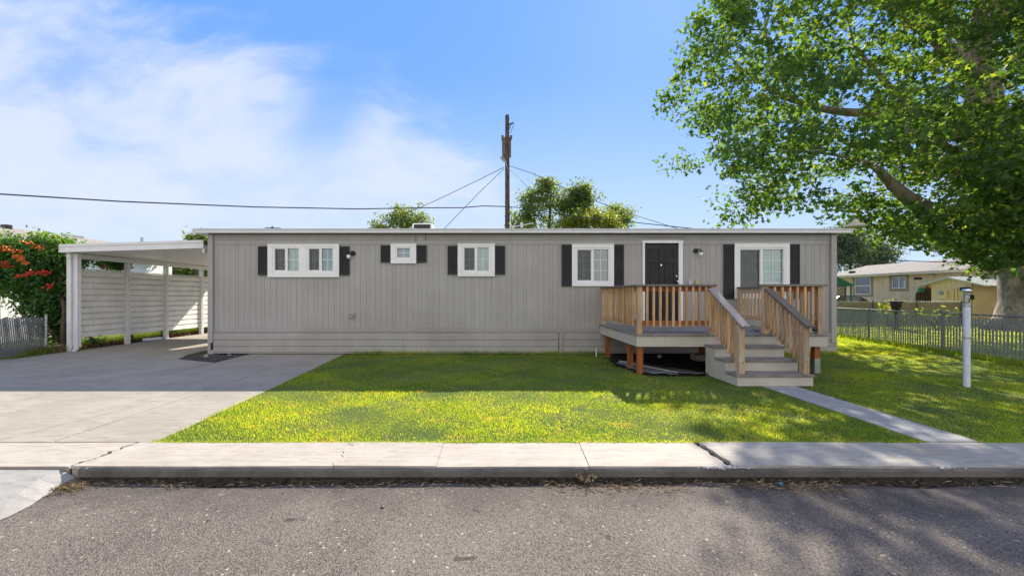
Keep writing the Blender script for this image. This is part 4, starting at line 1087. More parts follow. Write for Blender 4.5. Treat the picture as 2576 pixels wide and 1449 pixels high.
# cream shed: gable end faces left, long side faces the street, ridge runs to the right
XS, XE = 24.6, 26.75; YN, YFR, YM = 20.4, 22.3, 21.3; ze = 1.98; zp = 2.46
sh = empty("pump_shed", (25.6, YM, 0), "small cream yellow shed with white gable roof by the big trunk", "shed")
SHW = paint("shed_boards", (.86, .70, .40), .05, .75, scale=2, dirt=(.42, .35, .2), dirtamt=.3)
yo = lambda x: XS*F/(x-CX)
def gz(y): return ze+.12+(zp-ze-.14)*(1-abs(y-YM)/1.0)
mb = MB(); y = YN
while y < YFR-.01:
    y2 = min(y+.24, YFR); mb.add([(XS, y, 0), (XS, y2-.02, 0), (XS, y2-.02, gz(y2-.02)), (XS, y, gz(y))], [(0, 1, 2, 3)])
    mb.add([(XS+.006, y2-.02, 0), (XS+.006, y2, 0), (XS+.006, y2, gz(y2)), (XS+.006, y2-.02, gz(y2-.02))], [(0, 1, 2, 3)]); y = y2
x = XS
while x < XE-.01:
    x2 = min(x+.24, XE); mb.box(x, x2-.02, YN, YN+.03, 0, gz(YN)-.02); mb.box(x2-.02, x2, YN+.007, YN+.03, 0, gz(YN)-.02); x = x2
mb.box(XS+.03, XE, YFR, YFR+.03, 0, gz(YFR)-.02); mb.box(XE-.03, XE, YN+.04, YFR-.01, 0, gz(YN)-.02)
build("wall", mb, SHW, sh)
mb = MB(); xA, xB = XS-.25, XE+.15
for (ya_, za_, yb_, zb_) in ((19.66, ze, YM, zp), (YM, zp, 22.95, ze)):
    mb.add([(xA, ya_, za_), (xA, yb_, zb_), (xB, yb_, zb_), (xB, ya_, za_), (xA, ya_, za_-.06), (xA, yb_, zb_-.06), (xB, yb_, zb_-.06), (xB, ya_, za_-.06)],
           [(0, 1, 2, 3), (4, 7, 6, 5), (0, 4, 5, 1), (3, 2, 6, 7), (0, 3, 7, 4), (1, 5, 6, 2)])
    for k in range(10):
        xx = xA+.1+k*.26; mb.bar((xx, ya_, za_+.01), (xx, yb_, zb_+.01), .04, .03)
build("roof", mb, paint("weathered_white_roof", (.66, .65, .60), .08, .6, scale=3, dirt=(.35, .3, .22), dirtamt=.6), sh)
def sy(x, y): Y = yo(x); return Y, HC+(CY-y)*Y/F
def sbox(name, x0, x1, y0, y1, d, mat, off=.001, bv=.02):
    Ya, Z1 = sy(x0, y0); Yb, Z0 = sy(x1, y1); mb = MB(); mb.box(XS-d, XS-off, Yb, Ya, Z0, Z1); return build(name, mb, mat, sh, bevel=bv)
sbox("meter_box", 2365, 2387, 729, 752, .14, SHW)
Ya, Za = sy(2375, 737); mb = MB(); mb.tube([(XS-.145, Ya, Za), (XS-.24, Ya, Za)], .11, 14); build("meter", mb, METAL, sh)
Ya, Za = sy(2400, 728); Yb, Zb = sy(2409, 724); mb = MB(); mb.tube([(XS-.06, Ya, 0), (XS-.06, Ya, Za), (XS-.06, Yb, Zb), (XS-.06, Yb, 0)], .04, 8); build("conduit", mb, SHW, sh)
sbox("junction_box", 2441, 2452, 742, 754, .15, DARKM, .001, .02); sbox("junction_box", 2423, 2442, 723, 732, .2, DARKM)
# canopy with green roof and lattice
YG = 24.0; gx = lambda x: (x-CX)*YG/F; gz_ = lambda y: HC+(CY-y)*YG/F
gp = empty("garden_canopy", (gx(2110), YG, 0), "green roofed garden canopy with brown lattice behind the home corner", "canopy")
GREEN = paint("green_roof", (.03, .16, .12), .08, .6)
mb = MB(); mb.extr([(gx(2040), gz_(693)), (gx(2095), gz_(693)), (gx(2144), gz_(716)), (gx(2144), gz_(720)), (gx(2040), gz_(720))], YG-.1, YG+2.2, 'y'); build("canopy_roof", mb, GREEN, gp)
for x in (2128, 2142): mb = MB(); mb.box(gx(x)-.03, gx(x)+.03, YG, YG+.06, 0, gz_(718)); build("post", mb, GREEN, gp)
mb = MB(); a, b_ = gx(2085), gx(2126)
k = 0
for s_ in (1, -1):
    t_ = -2.0
    while t_ < 2.0:
        za, zb = .1, gz_(720); H = zb-za; xa_, xb_ = (a+t_, a+t_+H) if s_ > 0 else (a+t_+H, a+t_)
        # clip to the panel
        lo, hi = sorted((xa_, xb_)); c0, c1 = max(lo, a), min(hi, b_)
        if c1 > c0+.02:
            f0, f1 = (c0-xa_)/(xb_-xa_), (c1-xa_)/(xb_-xa_); mb.bar((c0, YG+.02*s_, za+H*f0), (c1, YG+.02*s_, za+H*f1), .045, .012, (0, 1, 0))
        t_ += .17
build("lattice", mb, BARK2, gp)
# dark sedan, nose to the right, behind the tan fence
CARP = paint("dark_blue_paint", (.012, .016, .03), .1, .18, .3, spec=.7)
def car(x0, yc, zoff):
    c = empty("parked_car", (x0+2.2, yc, 0), "dark blue sedan parked beside the tan house", "car")
    L = 4.5; prof = [(0, .45), (.02, .85), (.25, .98), (.85, 1.03), (1.45, 1.42), (2.2, 1.47), (2.75, 1.40), (3.35, 1.02), (4.15, .88), (4.42, .72), (4.5, .45), (4.4, .25), (.1, .25)]
    mb = MB(); n = len(prof)
    for (yy, k, sh_) in ((-.88, 0, 0), (-.80, 1, .0), (.80, 1, 0), (.88, 0, 0)):
        for (px_2, pz_2) in prof: 
            zz = pz_2 if k else min(pz_2, .98); xx = px_2
            mb.v.append((x0+xx, yc+yy*(1 if zz < 1.05 else .85), zz))
    for j in range(3):
        for i in range(n): mb.f.append((j*n+i, j*n+(i+1) % n, (j+1)*n+(i+1) % n, (j+1)*n+i))
    mb.f.append(tuple(range(n))); mb.f.append(tuple(3*n+i for i in range(n))[::-1])
    build("body", mb, CARP, c, bevel=.04, smooth=False)
    DG = paint("car_glass", (.04, .06, .065), .1, .08, 0, spec=.9)
    mb = MB(); mb.add([(x0+2.80, yc-.62, 1.40), (x0+3.33, yc-.72, 1.05), (x0+3.33, yc+.72, 1.05), (x0+2.80, yc+.62, 1.40)], [(0, 1, 2, 3)]); mb.add([(x0+.95, yc-.885, 1.05), (x0+3.15, yc-.885, 1.03), (x0+2.7, yc-.75, 1.36), (x0+1.5, yc-.75, 1.38)], [(0, 1, 2, 3)]); build("windscreen", mb, DG, c)
    for wx in (.85, 3.65):
        for sy in (-1, 1): 
            mb = MB(); mb.tube([(x0+wx, yc+sy*.70, .32), (x0+wx, yc+sy*.90, .32)], .32, 20); wh = build("wheel", mb, DARKM, c)
            mb = MB(); mb.tube([(x0+wx, yc+sy*.895, .32), (x0+wx, yc+sy*.91, .32)], .2, 14); build("rim", mb, METAL, wh)
    for sy in (-1, 1): mb = MB(); mb.box(x0+4.30, x0+4.47, yc+sy*.62-.16, yc+sy*.62+.16, .62, .76); build("headlight", mb, GLASSC, c)
    return c
car(21.6, 27.0, 0)
# planter / dark bush thing beyond the fence
PLK = DARKM
# birdhouse + feeder hanging from shed eave
YBH = 22.7
o = empty("bird_house", (*P(2318, 730, YBH)[:2], 0), "small green bird house hanging at the shed eave", "bird house"); q = P(2318, 738, YBH)
mb = MB(); mb.extr([(q[0]-.09, q[2]+.08), (q[0]+.09, q[2]+.08), (q[0]+.09, q[2]+.2), (q[0]+.16, q[2]+.2), (q[0], q[2]+.32), (q[0]-.16, q[2]+.2), (q[0]-.09, q[2]+.2)], YBH-.1, YBH+.1, 'y'); build("box", mb, paint("green_paint", (.02, .25, .09), .1, .5), o)
mb = MB(); mb.tube([(q[0], YBH, q[2]+.3), (q[0]+.03, YBH, ze+.02)], .008, 6); build("hanger", mb, METAL, o)
o = empty("bird_feeder", (*P(2334, 727, YBH)[:2], 0), "small red bird feeder hanging under the shed eave", "bird feeder"); q = P(2334, 727, YBH)
mb = MB(); mb.lathe((q[0], YBH, q[2]), [(.1, 0), (.12, .03), (.04, .06), (.05, .2), (.07, .22), (.02, .28)], 12); build("bottle", mb, paint("red_plastic", (.4, .03, .03), .1, .4), o)
mb = MB(); mb.tube([(q[0], YBH, q[2]+.27), (q[0], YBH, ze+.02)], .006, 6); build("hanger", mb, METAL, o)

# white house on the left
XW = -15.6; ZWE = 3.1
WH = paint("white_siding", (.80, .80, .80), .03, .6)
wh_ = empty("white_house", (XW-2.5, 15, 0), "white neighbour house with low grey shingle roof behind the vine and carport", "house")
mb = MB(); y = 9.0; YEND = XW*F/(433-CX)
while y < YEND:
    y2 = min(y+.2, YEND); mb.add([(XW, y, 0), (XW, y2-.014, 0), (XW, y2-.014, ZWE), (XW, y, ZWE)], [(0, 1, 2, 3)]); mb.add([(XW-.012, y2-.014, 0), (XW-.012, y2, 0), (XW-.012, y2, ZWE), (XW-.012, y2-.014, ZWE)], [(0, 1, 2, 3)]); y = y2
ZG = 3.9; XG = -17.3
mb.add([(XW, 9, 0), (XW-3.4, 9, 0), (XW-3.4, 9, ZWE), (XG, 9, ZG-.1), (XW, 9, ZWE)], [(0, 1, 2, 3, 4)]); mb.add([(XW, YEND, 0), (XW-3.4, YEND, 0), (XW-3.4, YEND, ZWE), (XG, YEND, ZG-.1), (XW, YEND, ZWE)], [(4, 3, 2, 1, 0)])
build("wall", mb, WH, wh_)
mb = MB(); mb.extr([(XG, ZG), (XW+.35, ZWE+.02), (XW+.35, ZWE-.06), (XG, ZG-.1), (XW-3.9, ZWE-.06), (XW-3.9, ZWE+.02)], 8.6, YEND-.9, 'y'); build("roof", mb, SHING, wh_)
mb = MB(); mb.box(XW+.351, XW+.38, 8.6, YEND-.9, ZWE-.12, ZWE+.03); build("fascia", mb, WH, wh_)
def wwall(x, y): Y = XW*F/(x-CX); return Y, HC+(CY-y)*Y/F
Y0_, _z = wwall(318, 680); Y1_, _z = wwall(375, 680); mb = MB(); mb.box(XW+.001, XW+.05, Y0_-.0, Y1_, 1.2, 2.62); wn = build("window", mb, WHITE, wh_, bevel=.01)
mb = MB(); mb.box(XW+.051, XW+.056, Y0_+.25, Y1_-.25, 1.35, 2.42); build("pane", mb, paint("pale_pane", (.35, .42, .45), .05, .1), wn)
mb = MB(); q = P(145, 587, 16.5); mb.box(XG-.1, XG+.12, q[1]-.5, q[1]+.2, ZG-.05, ZG+.05); build("roof_vent", mb, METAL, wh_)
mb = MB(); q = P(18, 587, 14); mb.box(XG-.05, XG+.2, 14.0, 14.15, ZG-.3, ZG+.08); build("flue", mb, DARKM, wh_)
mb = MB(); q = P(357, 600, 19.3); mb.tube([(q[0], q[1], 2.5), (q[0], q[1], q[2]+.05)], .06, 8); tag(build("vent_pipe", mb, METAL), "short grey vent pipe standing above the carport roof edge", "vent pipe")
# porch posts of white house seen behind the fence
for i, x in enumerate((12, 40)):
    q = P(x, 800, 13.2); mb = MB(); mb.box(q[0]-.1, q[0]+.1, 13.1, 13.3, 0, 2.0); tag(build("white_post", mb, WH), ["square white post at the far left behind the slatted fence", "square white post just left of the vine behind the slatted fence"][i], "post")

# ------------------------------------------------------------------ utility pole and cables
YP = 21.0; sp_ = F/YP; ppx = (1276-CX)/sp_
up_ = empty("utility_pole", (ppx, YP, 0), "tall brown wooden utility pole behind the grey home", "utility pole")
zt_ = HC+(CY-289)/sp_
mb = MB(); mb.tube([(ppx+.02, YP, 0), (ppx, YP, zt_-.12), (ppx, YP, zt_-.03), (ppx, YP, zt_)], [.15, .108, .09, .04], 14); build("pole", mb, POLEW, up_)
za, zb = HC+(CY-390)/sp_, HC+(CY-343)/sp_
TRF = paint("rusty_transformer", (.17, .13, .11), .2, .6, .2, scale=5, dirt=(.2, .08, .04), dirtamt=.6)
mb = MB(); mb.lathe((ppx-.02, YP+.38, za), [(.2, 0), (.25, .03), (.25, zb-za-.08), (.275, zb-za-.07), (.275, zb-za), (.18, zb-za+.06)], 18); tr_ = build("transformer", mb, TRF, up_)
for dx in (-.24, .22): mb = MB(); mb.lathe((ppx+dx, YP+.3, zb+.0), [(.05, 0), (.08, .05), (.05, .08), (.08, .12), (.04, .17)], 10); build("bushing", mb, TRF, tr_)
mb = MB(); q = P(1286, 312, YP); mb.tube([(ppx+.1, YP, q[2]-.3), (q[0], YP-.05, q[2]), (q[0]+.14, YP-.05, q[2]+.02)], .02, 6); mb.tube([(ppx+.1, YP, q[2]-.05), (q[0]+.1, YP, q[2]+.05)], .035, 8); mb.tube([(q[0]+.1, YP, q[2]+.1), (q[0]+.12, YP, q[2]-.05), (q[0]-.04, YP, q[2]-.5)], .014, 6); build("fuse_cutout", mb, DARKM, up_)
q = P(1266, 407, YP); mb = MB(); mb.tube([(ppx+.05, YP-.1, q[2]-.45), (ppx-.02, YP-.2, q[2]-.3), (q[0]+.12, YP-.3, q[2]-.08)], .025, 8); pl_ = build("lamp_arm", mb, METAL, up_)
mb = MB(); mb.add([(q[0]-.19, YP-.35, q[2]+.10), (q[0]+.0, YP-.42, q[2]+.08), (q[0]+.14, YP-.3, q[2]-.13), (q[0]-.02, YP-.26, q[2]-.12), (q[0]-.17, YP-.33, q[2]+.14), (q[0]+.02, YP-.40, q[2]+.12), (q[0]+.16, YP-.28, q[2]-.07), (q[0]+.0, YP-.24, q[2]-.06)], [(0, 1, 2, 3), (4, 7, 6, 5), (0, 4, 5, 1), (1, 5, 6, 2), (2, 6, 7, 3), (3, 7, 4, 0)]); build("lamp_head", mb, METAL, pl_)
CAB = paint("cable_black", (.035, .04, .045), .05, .6)
def cable(pts, r, label, sag=0):
    P3 = [Vector(p) for p in pts]; out = []
    for a, b_ in zip(P3[:-1], P3[1:]):
        for k in range(10):
            f = k/10; p = a.lerp(b_, f); p.z -= sag*4*f*(1-f); out.append(p)
    out.append(P3[-1]); mb = MB(); mb.tube(out, r, 6); return tag(build("cable", mb, CAB), label, "cable")
cable([P(-260, 478, 12), P(0, 488.5, 13), P(300, 507, 14.5), P(640, 521, 16.5), P(900, 526, 18), P(1080, 523, 19.4), P(1160, 523, 20), P(1215, 518.5, 20.5), P(1272, 520, 20.9)], .024, "thick black cable crossing the sky from the far left to the pole")
cable([P(1278, 520, 20.9), P(1330, 525, 20.6), P(1430, 543, 19.7), P(1560, 556, 18.5), P(1720, 573, 17), P(1900, 592, 16)], .018, "black cable sagging from the pole down to the right behind the roof")
cable([P(1268, 421, YP), P(1200, 455, 21.5), P(1100, 503, 22.5), P(1040, 530, 23.5), P(900, 585, 26)], .016, "thin cable sloping from the pole down left over the small tree")
cable([P(1268, 425, YP), P(1210, 480, 20), P(1120, 573, 18.5), P(1090, 605, 18)], .015, "thin cable dropping steeply from the pole to the roof at left")
cable([P(1282, 418, YP), P(1340, 437, 20.8), P(1440, 482, 20), P(1560, 530, 19), P(1700, 574, 17.5), P(1800, 600, 17)], .014, "thin cable sloping from the pole down right over the big tree tops")
cable([P(1282, 428, YP), P(1310, 452, 21.4), P(1345, 492, 22), P(1400, 560, 23)], .014, "thin cable dropping from the pole into the tree beside it")
cable([P(2090, 617, 26), P(2180, 619, 26), P(2290, 628, 26), P(2440, 640, 26), P(2620, 650, 26)], .02, "dark cable passing behind the big tree above the tan house")
cable([P(2095, 664, 24), P(2250, 655, 24), P(2380, 660, 23), P(2500, 664, 22), P(2620, 664, 22)], .022, "drooping black cable in front of the tan house roof")
# roof antennas
def bars(name, segs, mat, label, cat, Y):
    mb = MB(); 
    for a, b_, r_ in segs: mb.tube([P(*a, Y), P(*b_, Y)], r_, 6)
    return tag(build(name, mb, mat), label, cat)
ANT = paint("antenna_metal", (.45, .46, .48), .05, .4, .5)
bars("antenna", [((666, 573), (706, 574.5), .012), ((685, 570), (685, 580), .03), ((672, 572), (676, 575), .01), ((697, 573), (701, 575.5), .01)], DARKM, "small flat dark antenna on the roof left of the vent", "antenna", 12.5)
bars("antenna", [((1284, 572), (1342, 561), .014), ((1288, 575), (1300, 556), .016), ((1280, 562), (1292, 573), .012), ((1312, 560), (1313, 572), .05), ((1283, 568), (1283, 585), .016)], ANT, "bent white antenna lying on the roof right of the utility pole", "antenna", 12.3)
mb = MB(); q = P(1420, 545, 30); mb.tube([(q[0], 30, 0), (q[0], 30, q[2])], .12, 8); tag(build("wooden_pole", mb, POLEW), "short brown pole standing before the tree right of the utility pole", "pole")
# lamp above the roof's right end
q = P(2152, 563, 10.9)
o = empty("yard_light", (HX1, 10.9, 2.9), "beige dish shaped lamp above the right end of the roof", "lamp")
LB = paint("beige_lamp", (.50, .46, .33), .06, .5)
mb = MB(); mb.lathe((q[0], 10.9, q[2]-.08), [(.02, 0), (.23, -.015), (.245, .01), (.18, .075), (.09, .11), (.07, .17), (.03, .21)], 20); build("lamp_head", mb, LB, o)
mb = MB(); mb.tube([(q[0], 10.9, q[2]+.10), (q[0]-.1, 10.95, q[2]+.02), (q[0]-.22, 11.1, q[2]-.25), (HX1+.02, 11.2, 2.7)], .018, 8); build("bracket", mb, METAL, o)

# ------------------------------------------------------------------ trees
def leaf_template(kind):
    if kind == 'maple':
        rs = [(0, 1.0), (28, .52), (58, .92), (92, .42), (125, .62), (180, .18), (235, .62), (268, .42), (302, .92), (332, .52)]
        v_ = [(0, 0, -.06)] + [(math.sin(math.radians(a))*r_, math.cos(math.radians(a))*r_, .10*(r_-.5)*(1 if i % 2 else -1)) for i, (a, r_) in enumerate(rs)]
        n = len(rs); f_ = [(0, i+1, (i+1) % n+1) for i in range(n)]
    else:
        v_ = [(0, -1, 0), (.42, -.1, .08), (0, 1, -.05), (-.42, -.1, .08)]; f_ = [(0, 1, 2), (0, 2, 3)]
    return np.array(v_, float), np.array(f_)
def leaves(name, cen, size, mat, parent, kind='maple', seed=1, upb=.6, rnd=None, droop=0.0):
    r = np.random.default_rng(seed); T, Fc = leaf_template(kind); n = len(cen)
    nrm = r.normal(0, 1, (n, 3)); nrm /= np.linalg.norm(nrm, axis=1)[:, None]; nrm = nrm*.8 + np.array([0, 0, upb]); nrm /= np.linalg.norm(nrm, axis=1)[:, None]
    t_ = r.normal(0, 1, (n, 3)); t_[:, 2] -= droop; t_ -= (t_*nrm).sum(1)[:, None]*nrm; t_ /= np.linalg.norm(t_, axis=1)[:, None]
    b_ = np.cross(t_, nrm); s_ = size*r.uniform(.6, 1.25, n)
    R_ = np.stack([b_, t_, nrm], 1)*s_[:, None, None]
    V = cen[:, None, :] + np.einsum('vk,nkj->nvj', T, R_)
    Fi = Fc[None] + (np.arange(n)*len(T))[:, None, None]
    rn = r.uniform(0, 1, n) if rnd is None else rnd
    return fast(name, V.reshape(-1, 3), Fi.reshape(-1, 3), mat, parent, np.repeat(rn, len(T)))
def grow(skel, targets, r_, thick=.05, jit=.35):
    """skeleton: list of (pos, radius); connect every target to its nearest node with a bent twig"""
    nodes = [np.array(p) for p, _ in skel]; rad = [q for _, q in skel]; out = []
    tg = sorted(targets, key=lambda c: min(np.linalg.norm(c-n_) for n_ in nodes))
    for c in tg:
        A_ = np.array(nodes); d = np.linalg.norm(A_-c, axis=1) + .8*np.maximum(0, A_[:, 2]-c[2]); i = int(np.argmin(d)); a = A_[i]
        L = np.linalg.norm(c-a); 
        if L < .2: continue
        r0 = min(rad[i]*.7, .02+.022*L); m1 = a*.6+c*.4+r_.normal(0, jit*.12*L, 3)+np.array([0, 0, .06*L]); m2 = a*.25+c*.75+r_.normal(0, jit*.1*L, 3)+np.array([0, 0, .05*L])
        out.append(([a, m1, m2, c], [r0, r0*.75, r0*.5, r0*.25])); nodes += [m1, m2, c]; rad += [r0*.75, r0*.5, r0*.3]
    return out
def in_poly(x, y, poly):
    c = False; n = len(poly); j = n-1
    for i in range(n):
        xi, yi = poly[i]; xj, yj = poly[j]
        if (yi > y) != (yj > y) and x < (xj-xi)*(y-yi)/(yj-yi)+xi: c = not c
        j = i
    return c
# the big sycamore-like tree at the right
LEAFBIG = mat_leaf("big_tree_leaf", [(0, (.022, .056, .026)), (.45, (.036, .080, .034)), (.8, (.060, .112, .040)), (.98, (.11, .15, .04)), (1, (.13, .085, .03))], .44, .66, tcol=(5.2, 4.3, .75))
TY = 16.5; big = empty("big_tree", (22.6, TY, 0), "huge broadleaf tree with thick pale grey trunk beyond the right fence", "tree")
def Q(x, y, Y): return np.array(P(x, y, Y))
tb = Q(2612, 830, TY)
trunk = [((tb[0]-.1, TY, -.1), 1.55), ((tb[0]-.05, TY, .5), 1.18), ((tb[0], TY, 1.3), 1.06), (tuple(Q(2605, 690, TY)), 1.02), (tuple(Q(2580, 560, TY)), .98), (tuple(Q(2520, 430, TY)), .85), (tuple(Q(2480, 300, TY)), .60), (tuple(Q(2466, 190, TY)), .48), (tuple(Q(2475, 60, TY)), .38), (tuple(Q(2490, -80, TY)), .25), (tuple(Q(2480, -260, TY)), .1)]
mb = MB(); mb.tube([p for p, _ in trunk], [r_ for _, r_ in trunk], 22); build("trunk", mb, BARK, big, smooth=True)
limbs = [
 [(2545, 560, TY, .42), (2440, 552, 15.8, .36), (2360, 535, 15.2, .30), (2300, 510, 14.8, .26), (2240, 460, 14.5, .17), (2190, 415, 14.3, .09), (2100, 390, 14.6, .05), (1980, 380, 14.6, .03), (1880, 390, 14.6, .02)],
 [(2530, 470, TY, .42), (2440, 430, 16, .32), (2350, 400, 15.6, .26), (2310, 330, 15.4, .20), (2270, 260, 15.2, .15), (2220, 200, 15, .10), (2150, 120, 14.8, .05)],
 [(2500, 380, TY, .35), (2400, 320, 16.8, .26), (2260, 290, 17, .2), (2100, 280, 17.2, .15), (1990, 250, 17.2, .12), (1940, 225, 17.1, .09), (1860, 170, 17, .05)],
 [(1990, 250, 17.2, .10), (1960, 180, 17, .08), (1930, 110, 16.8, .06), (1925, 50, 16.6, .04)],
 [(2466, 210, TY, .38), (2380, 120, 15.8, .25), (2300, 60, 15.5, .18), (2200, 0, 15.2, .12), (2050, -60, 15, .06)],
 [(2470, 170, TY, .3), (2400, 60, 17.5, .22), (2300, -60, 18, .12), (2150, -150, 18, .06)],
 [(2560, 520, TY, .40), (2620, 400, 15, .3), (2680, 250, 14.5, .2), (2750, 100, 14, .1)],
 [(2480, 100, TY, .3), (2580, -50, 16.5, .2), (2700, -200, 16, .1)],
 [(2545, 500, TY, .3), (2480, 430, 14.3, .2), (2400, 380, 13.3, .12), (2300, 330, 12.8, .06)],
 [(2400, 410, 15.9, .2), (2300, 395, 15.9, .14), (2250, 340, 16, .1), (2210, 300, 16, .06)],
]
skel = [(p, r_) for p, r_ in trunk[4:]]
for L in limbs:
    pts3 = [Q(a, b_, c) for a, b_, c, _ in L]; rr2 = [x[3] for x in L]; sm = []; sr_ = []
    for i in range(len(pts3)-1):
        for k in range(4):
            f = k/4; p0 = pts3[max(i-1, 0)]; p1 = pts3[i]; p2 = pts3[i+1]; p3 = pts3[min(i+2, len(pts3)-1)]
            sm.append(.5*((2*p1)+(-p0+p2)*f+(2*p0-5*p1+4*p2-p3)*f*f+(-p0+3*p1-3*p2+p3)*f**3)); sr_.append(rr2[i]*(1-f)+rr2[i+1]*f)
    sm.append(pts3[-1]); sr_.append(rr2[-1]); mb = MB(); mb.tube(sm, sr_, 10); build("limb", mb, BARK, big, smooth=True)
    skel += list(zip(sm[::2], sr_[::2]))
# crown envelope (front view outline in metres at the tree's own distance)
outl = [(1905, 560), (1800, 548), (1838, 500), (1835, 455), (1775, 430), (1745, 385), (1748, 300), (1725, 270), (1722, 195), (1705, 165), (1735, 120), (1765, 60), (1800, 0), (1850, -120), (1950, -260), (2150, -400), (2450, -480), (2900, -400), (3200, -100), (3200, 500), (2900, 640), (2576, 610), (2480, 600), (2390, 600), (2300, 605), (2230, 570), (2180, 560), (2120, 600), (2080, 540), (2000, 560)]
rC = np.random.default_rng(12); cl = []
tries = 0
while len(cl) < 1240 and tries < 120000:
    tries += 1
    x, y = rC.uniform(1690, 3150), rC.uniform(-470, 640)
    if not in_poly(x, y, outl): continue
    Yr = 15.6; X = (x-CX)*Yr/F; Z = HC+(CY-y)*Yr/F
    # depth profile: a dome, thinner near the outline
    e = ((X-20.5)/14.5)**2 + ((Z-9)/9.5)**2; hw = 6.2*math.sqrt(max(.12, 1-min(1, e)*.9))
    Yc = Yr + rC.uniform(-1, 1)*hw
    if Yc > 19.5 and Z < 6.5: continue
    s_ = Yc/Yr
    c = np.array([X*(.45*s_+.55), Yc, HC+(Z-HC)*(.55*s_+.45)])
    if c[0] < 9.9 and c[1] < 14.3 and c[2] < 4.6: continue
    if cl and min(np.linalg.norm(c-q_) for q_ in cl) < .52: continue
    if vn(np.array([c[0]]), np.array([c[2]]), 1.1, 2)[0] + rC.uniform(-.4, .4) < -.52: continue
    cl.append(c)
# low dark foliage in front of the trunk at the right
for _ in range(95):
    x, y = rC.uniform(2330, 2680), rC.uniform(250, 655)
    if y > 600 and x < 2420: continue
    if 2505 < x < 2680 and y > 640: continue
    cl.append(Q(x, y, rC.uniform(12.2, 14.6)))
for _ in range(46):
    x = rC.uniform(2140, 2620); y = rC.uniform(550, 575 + 100*max(0, min(1, (x-2180)/300))**1.5)
    cl.append(Q(x, y, rC.uniform(12.6, 15.5) if x > 2300 else rC.uniform(14.5, 17)))
def blocks(c):
    px_, py_ = CX+F*c[0]/c[1], CY-F*(c[2]-HC)/c[1]
    return (2415 < px_ < 2520 and 110 < py_ < 260 and c[1] < TY+.3) or (2240 < px_ < 2400 and 455 < py_ < 530 and c[1] < 15)
cl = [c for c in cl if not blocks(c)]
tw = grow(skel, cl, rC)
mb = MB()
for pts3, rr2 in tw: mb.tube(pts3, rr2, 5, cap=False)
tag(build("twigs", mb, BARK, big, smooth=True), kind="stuff")
lc = []; lr = []
for c in cl:
    n = int(rC.uniform(60, 125)); R_ = rC.uniform(.35, 1.05); n = int(n*(.45+R_*.7))
    d = rC.normal(0, 1, (n, 3)); d /= np.linalg.norm(d, axis=1)[:, None]; q_ = d*(rC.uniform(0, 1, n)**.55)[:, None]*R_*np.array([1.15, 1.0, .72]); lc.append(c+q_)
    tone = rC.uniform(-.15, .15); lr.append(np.clip(rC.uniform(0, .93, n)*.9+tone*1.3+.03+(rC.uniform(0, 1, n) > .985)*.3, 0, .97))
    # a few sprays sticking out
lc = np.concatenate(lc); lr = np.concatenate(lr)
print("big tree clumps", len(cl), "leaves", len(lc))
tag(leaves("crown", lc, .12, LEAFBIG, big, 'maple', 3, .45, lr, .4), "mass of lobed green leaves", kind='stuff')

def tree(name, label, x, ytop, ybase_z, Y, wid_px, mat, seed, nclump=60, nleaf=90, lsize=.12, shape='round', bark=BARK2, blobs=None):
    r_ = np.random.default_rng(seed); X = (x-CX)*Y/F; zt = HC+(CY-ytop)*Y/F; hw = wid_px/2*Y/F
    o = empty(name, (X, Y, 0), label, "tree"); z0 = ybase_z
    tr = [((X, Y, -.1), .3), ((X+.05, Y, zt*.3), .22), ((X-.1, Y, zt*.6), .14), ((X, Y, zt*.88), .05)]
    mb = MB(); mb.tube([p for p, _ in tr], [q for _, q in tr], 10); build("trunk", mb, bark, o, smooth=True)
    cs = []
    while len(cs) < nclump*2.6:
        if blobs:
            b_ = blobs[r_.integers(len(blobs))]; bx, by, br = b_; BX = (bx-CX)*Y/F; BZ = HC+(CY-by)*Y/F; BR = br*Y/F
            d = r_.normal(0, 1, 3); d /= np.linalg.norm(d); c = np.array([BX, Y, BZ])+r_.normal(0, .62, 3)*BR*np.array([1, .9, .9])
        else:
            d = r_.normal(0, 1, 3); d /= np.linalg.norm(d); k_ = r_.uniform(.35, 1)
            if shape == 'cone': zz = r_.uniform(z0, zt); c = np.array([X+d[0]*hw*(1-(zz-z0)/(zt-z0)), Y+d[1]*hw*(1-(zz-z0)/(zt-z0)), zz])
            else: c = np.array([X+d[0]*hw*k_, Y+d[1]*hw*.8*k_, (z0+zt)/2+d[2]*(zt-z0)/2*k_])
        if c[2] > 1.0: cs.append(c)
    mb = MB()
    for p3, rr2 in grow([(np.array(p), q) for p, q in tr[1:]], cs, r_): mb.tube(p3, rr2, 5, cap=False)
    tag(build("branches", mb, bark, o, smooth=True), kind="stuff")
    L_ = []; 
    for c in cs:
        n = int(nleaf*.34*r_.uniform(.3, 1.5)); d = r_.normal(0, 1, (n, 3)); d /= np.linalg.norm(d, axis=1)[:, None]
        L_.append(c+r_.normal(0, .62, (n, 3))*(.42 if blobs is None or Y > 50 else .36)*(Y/28)*r_.uniform(.7, 1.5)*np.array([1, 1, .75]))
    L_ = np.concatenate(L_); tag(leaves("crown", L_, lsize, mat, o, 'oval', seed, .5), kind='stuff'); return o
LG = mat_leaf("mid_green_leaf", [(0, (.055, .095, .045)), (.6, (.10, .15, .065)), (1, (.18, .22, .09))], .48, .6, tcol=(3, 2.7, .8))
LY = mat_leaf("yellow_green_leaf", [(0, (.10, .14, .03)), (.6, (.16, .20, .045)), (1, (.24, .26, .07))], .5, .5, tcol=(2.4, 2.1, .8))
LD = mat_leaf("haze_blue_leaf", [(0, (.06, .10, .08)), (.7, (.10, .15, .12)), (1, (.16, .22, .15))], .4, .7)  # spruce tone, paled and blued to stand in for distance haze
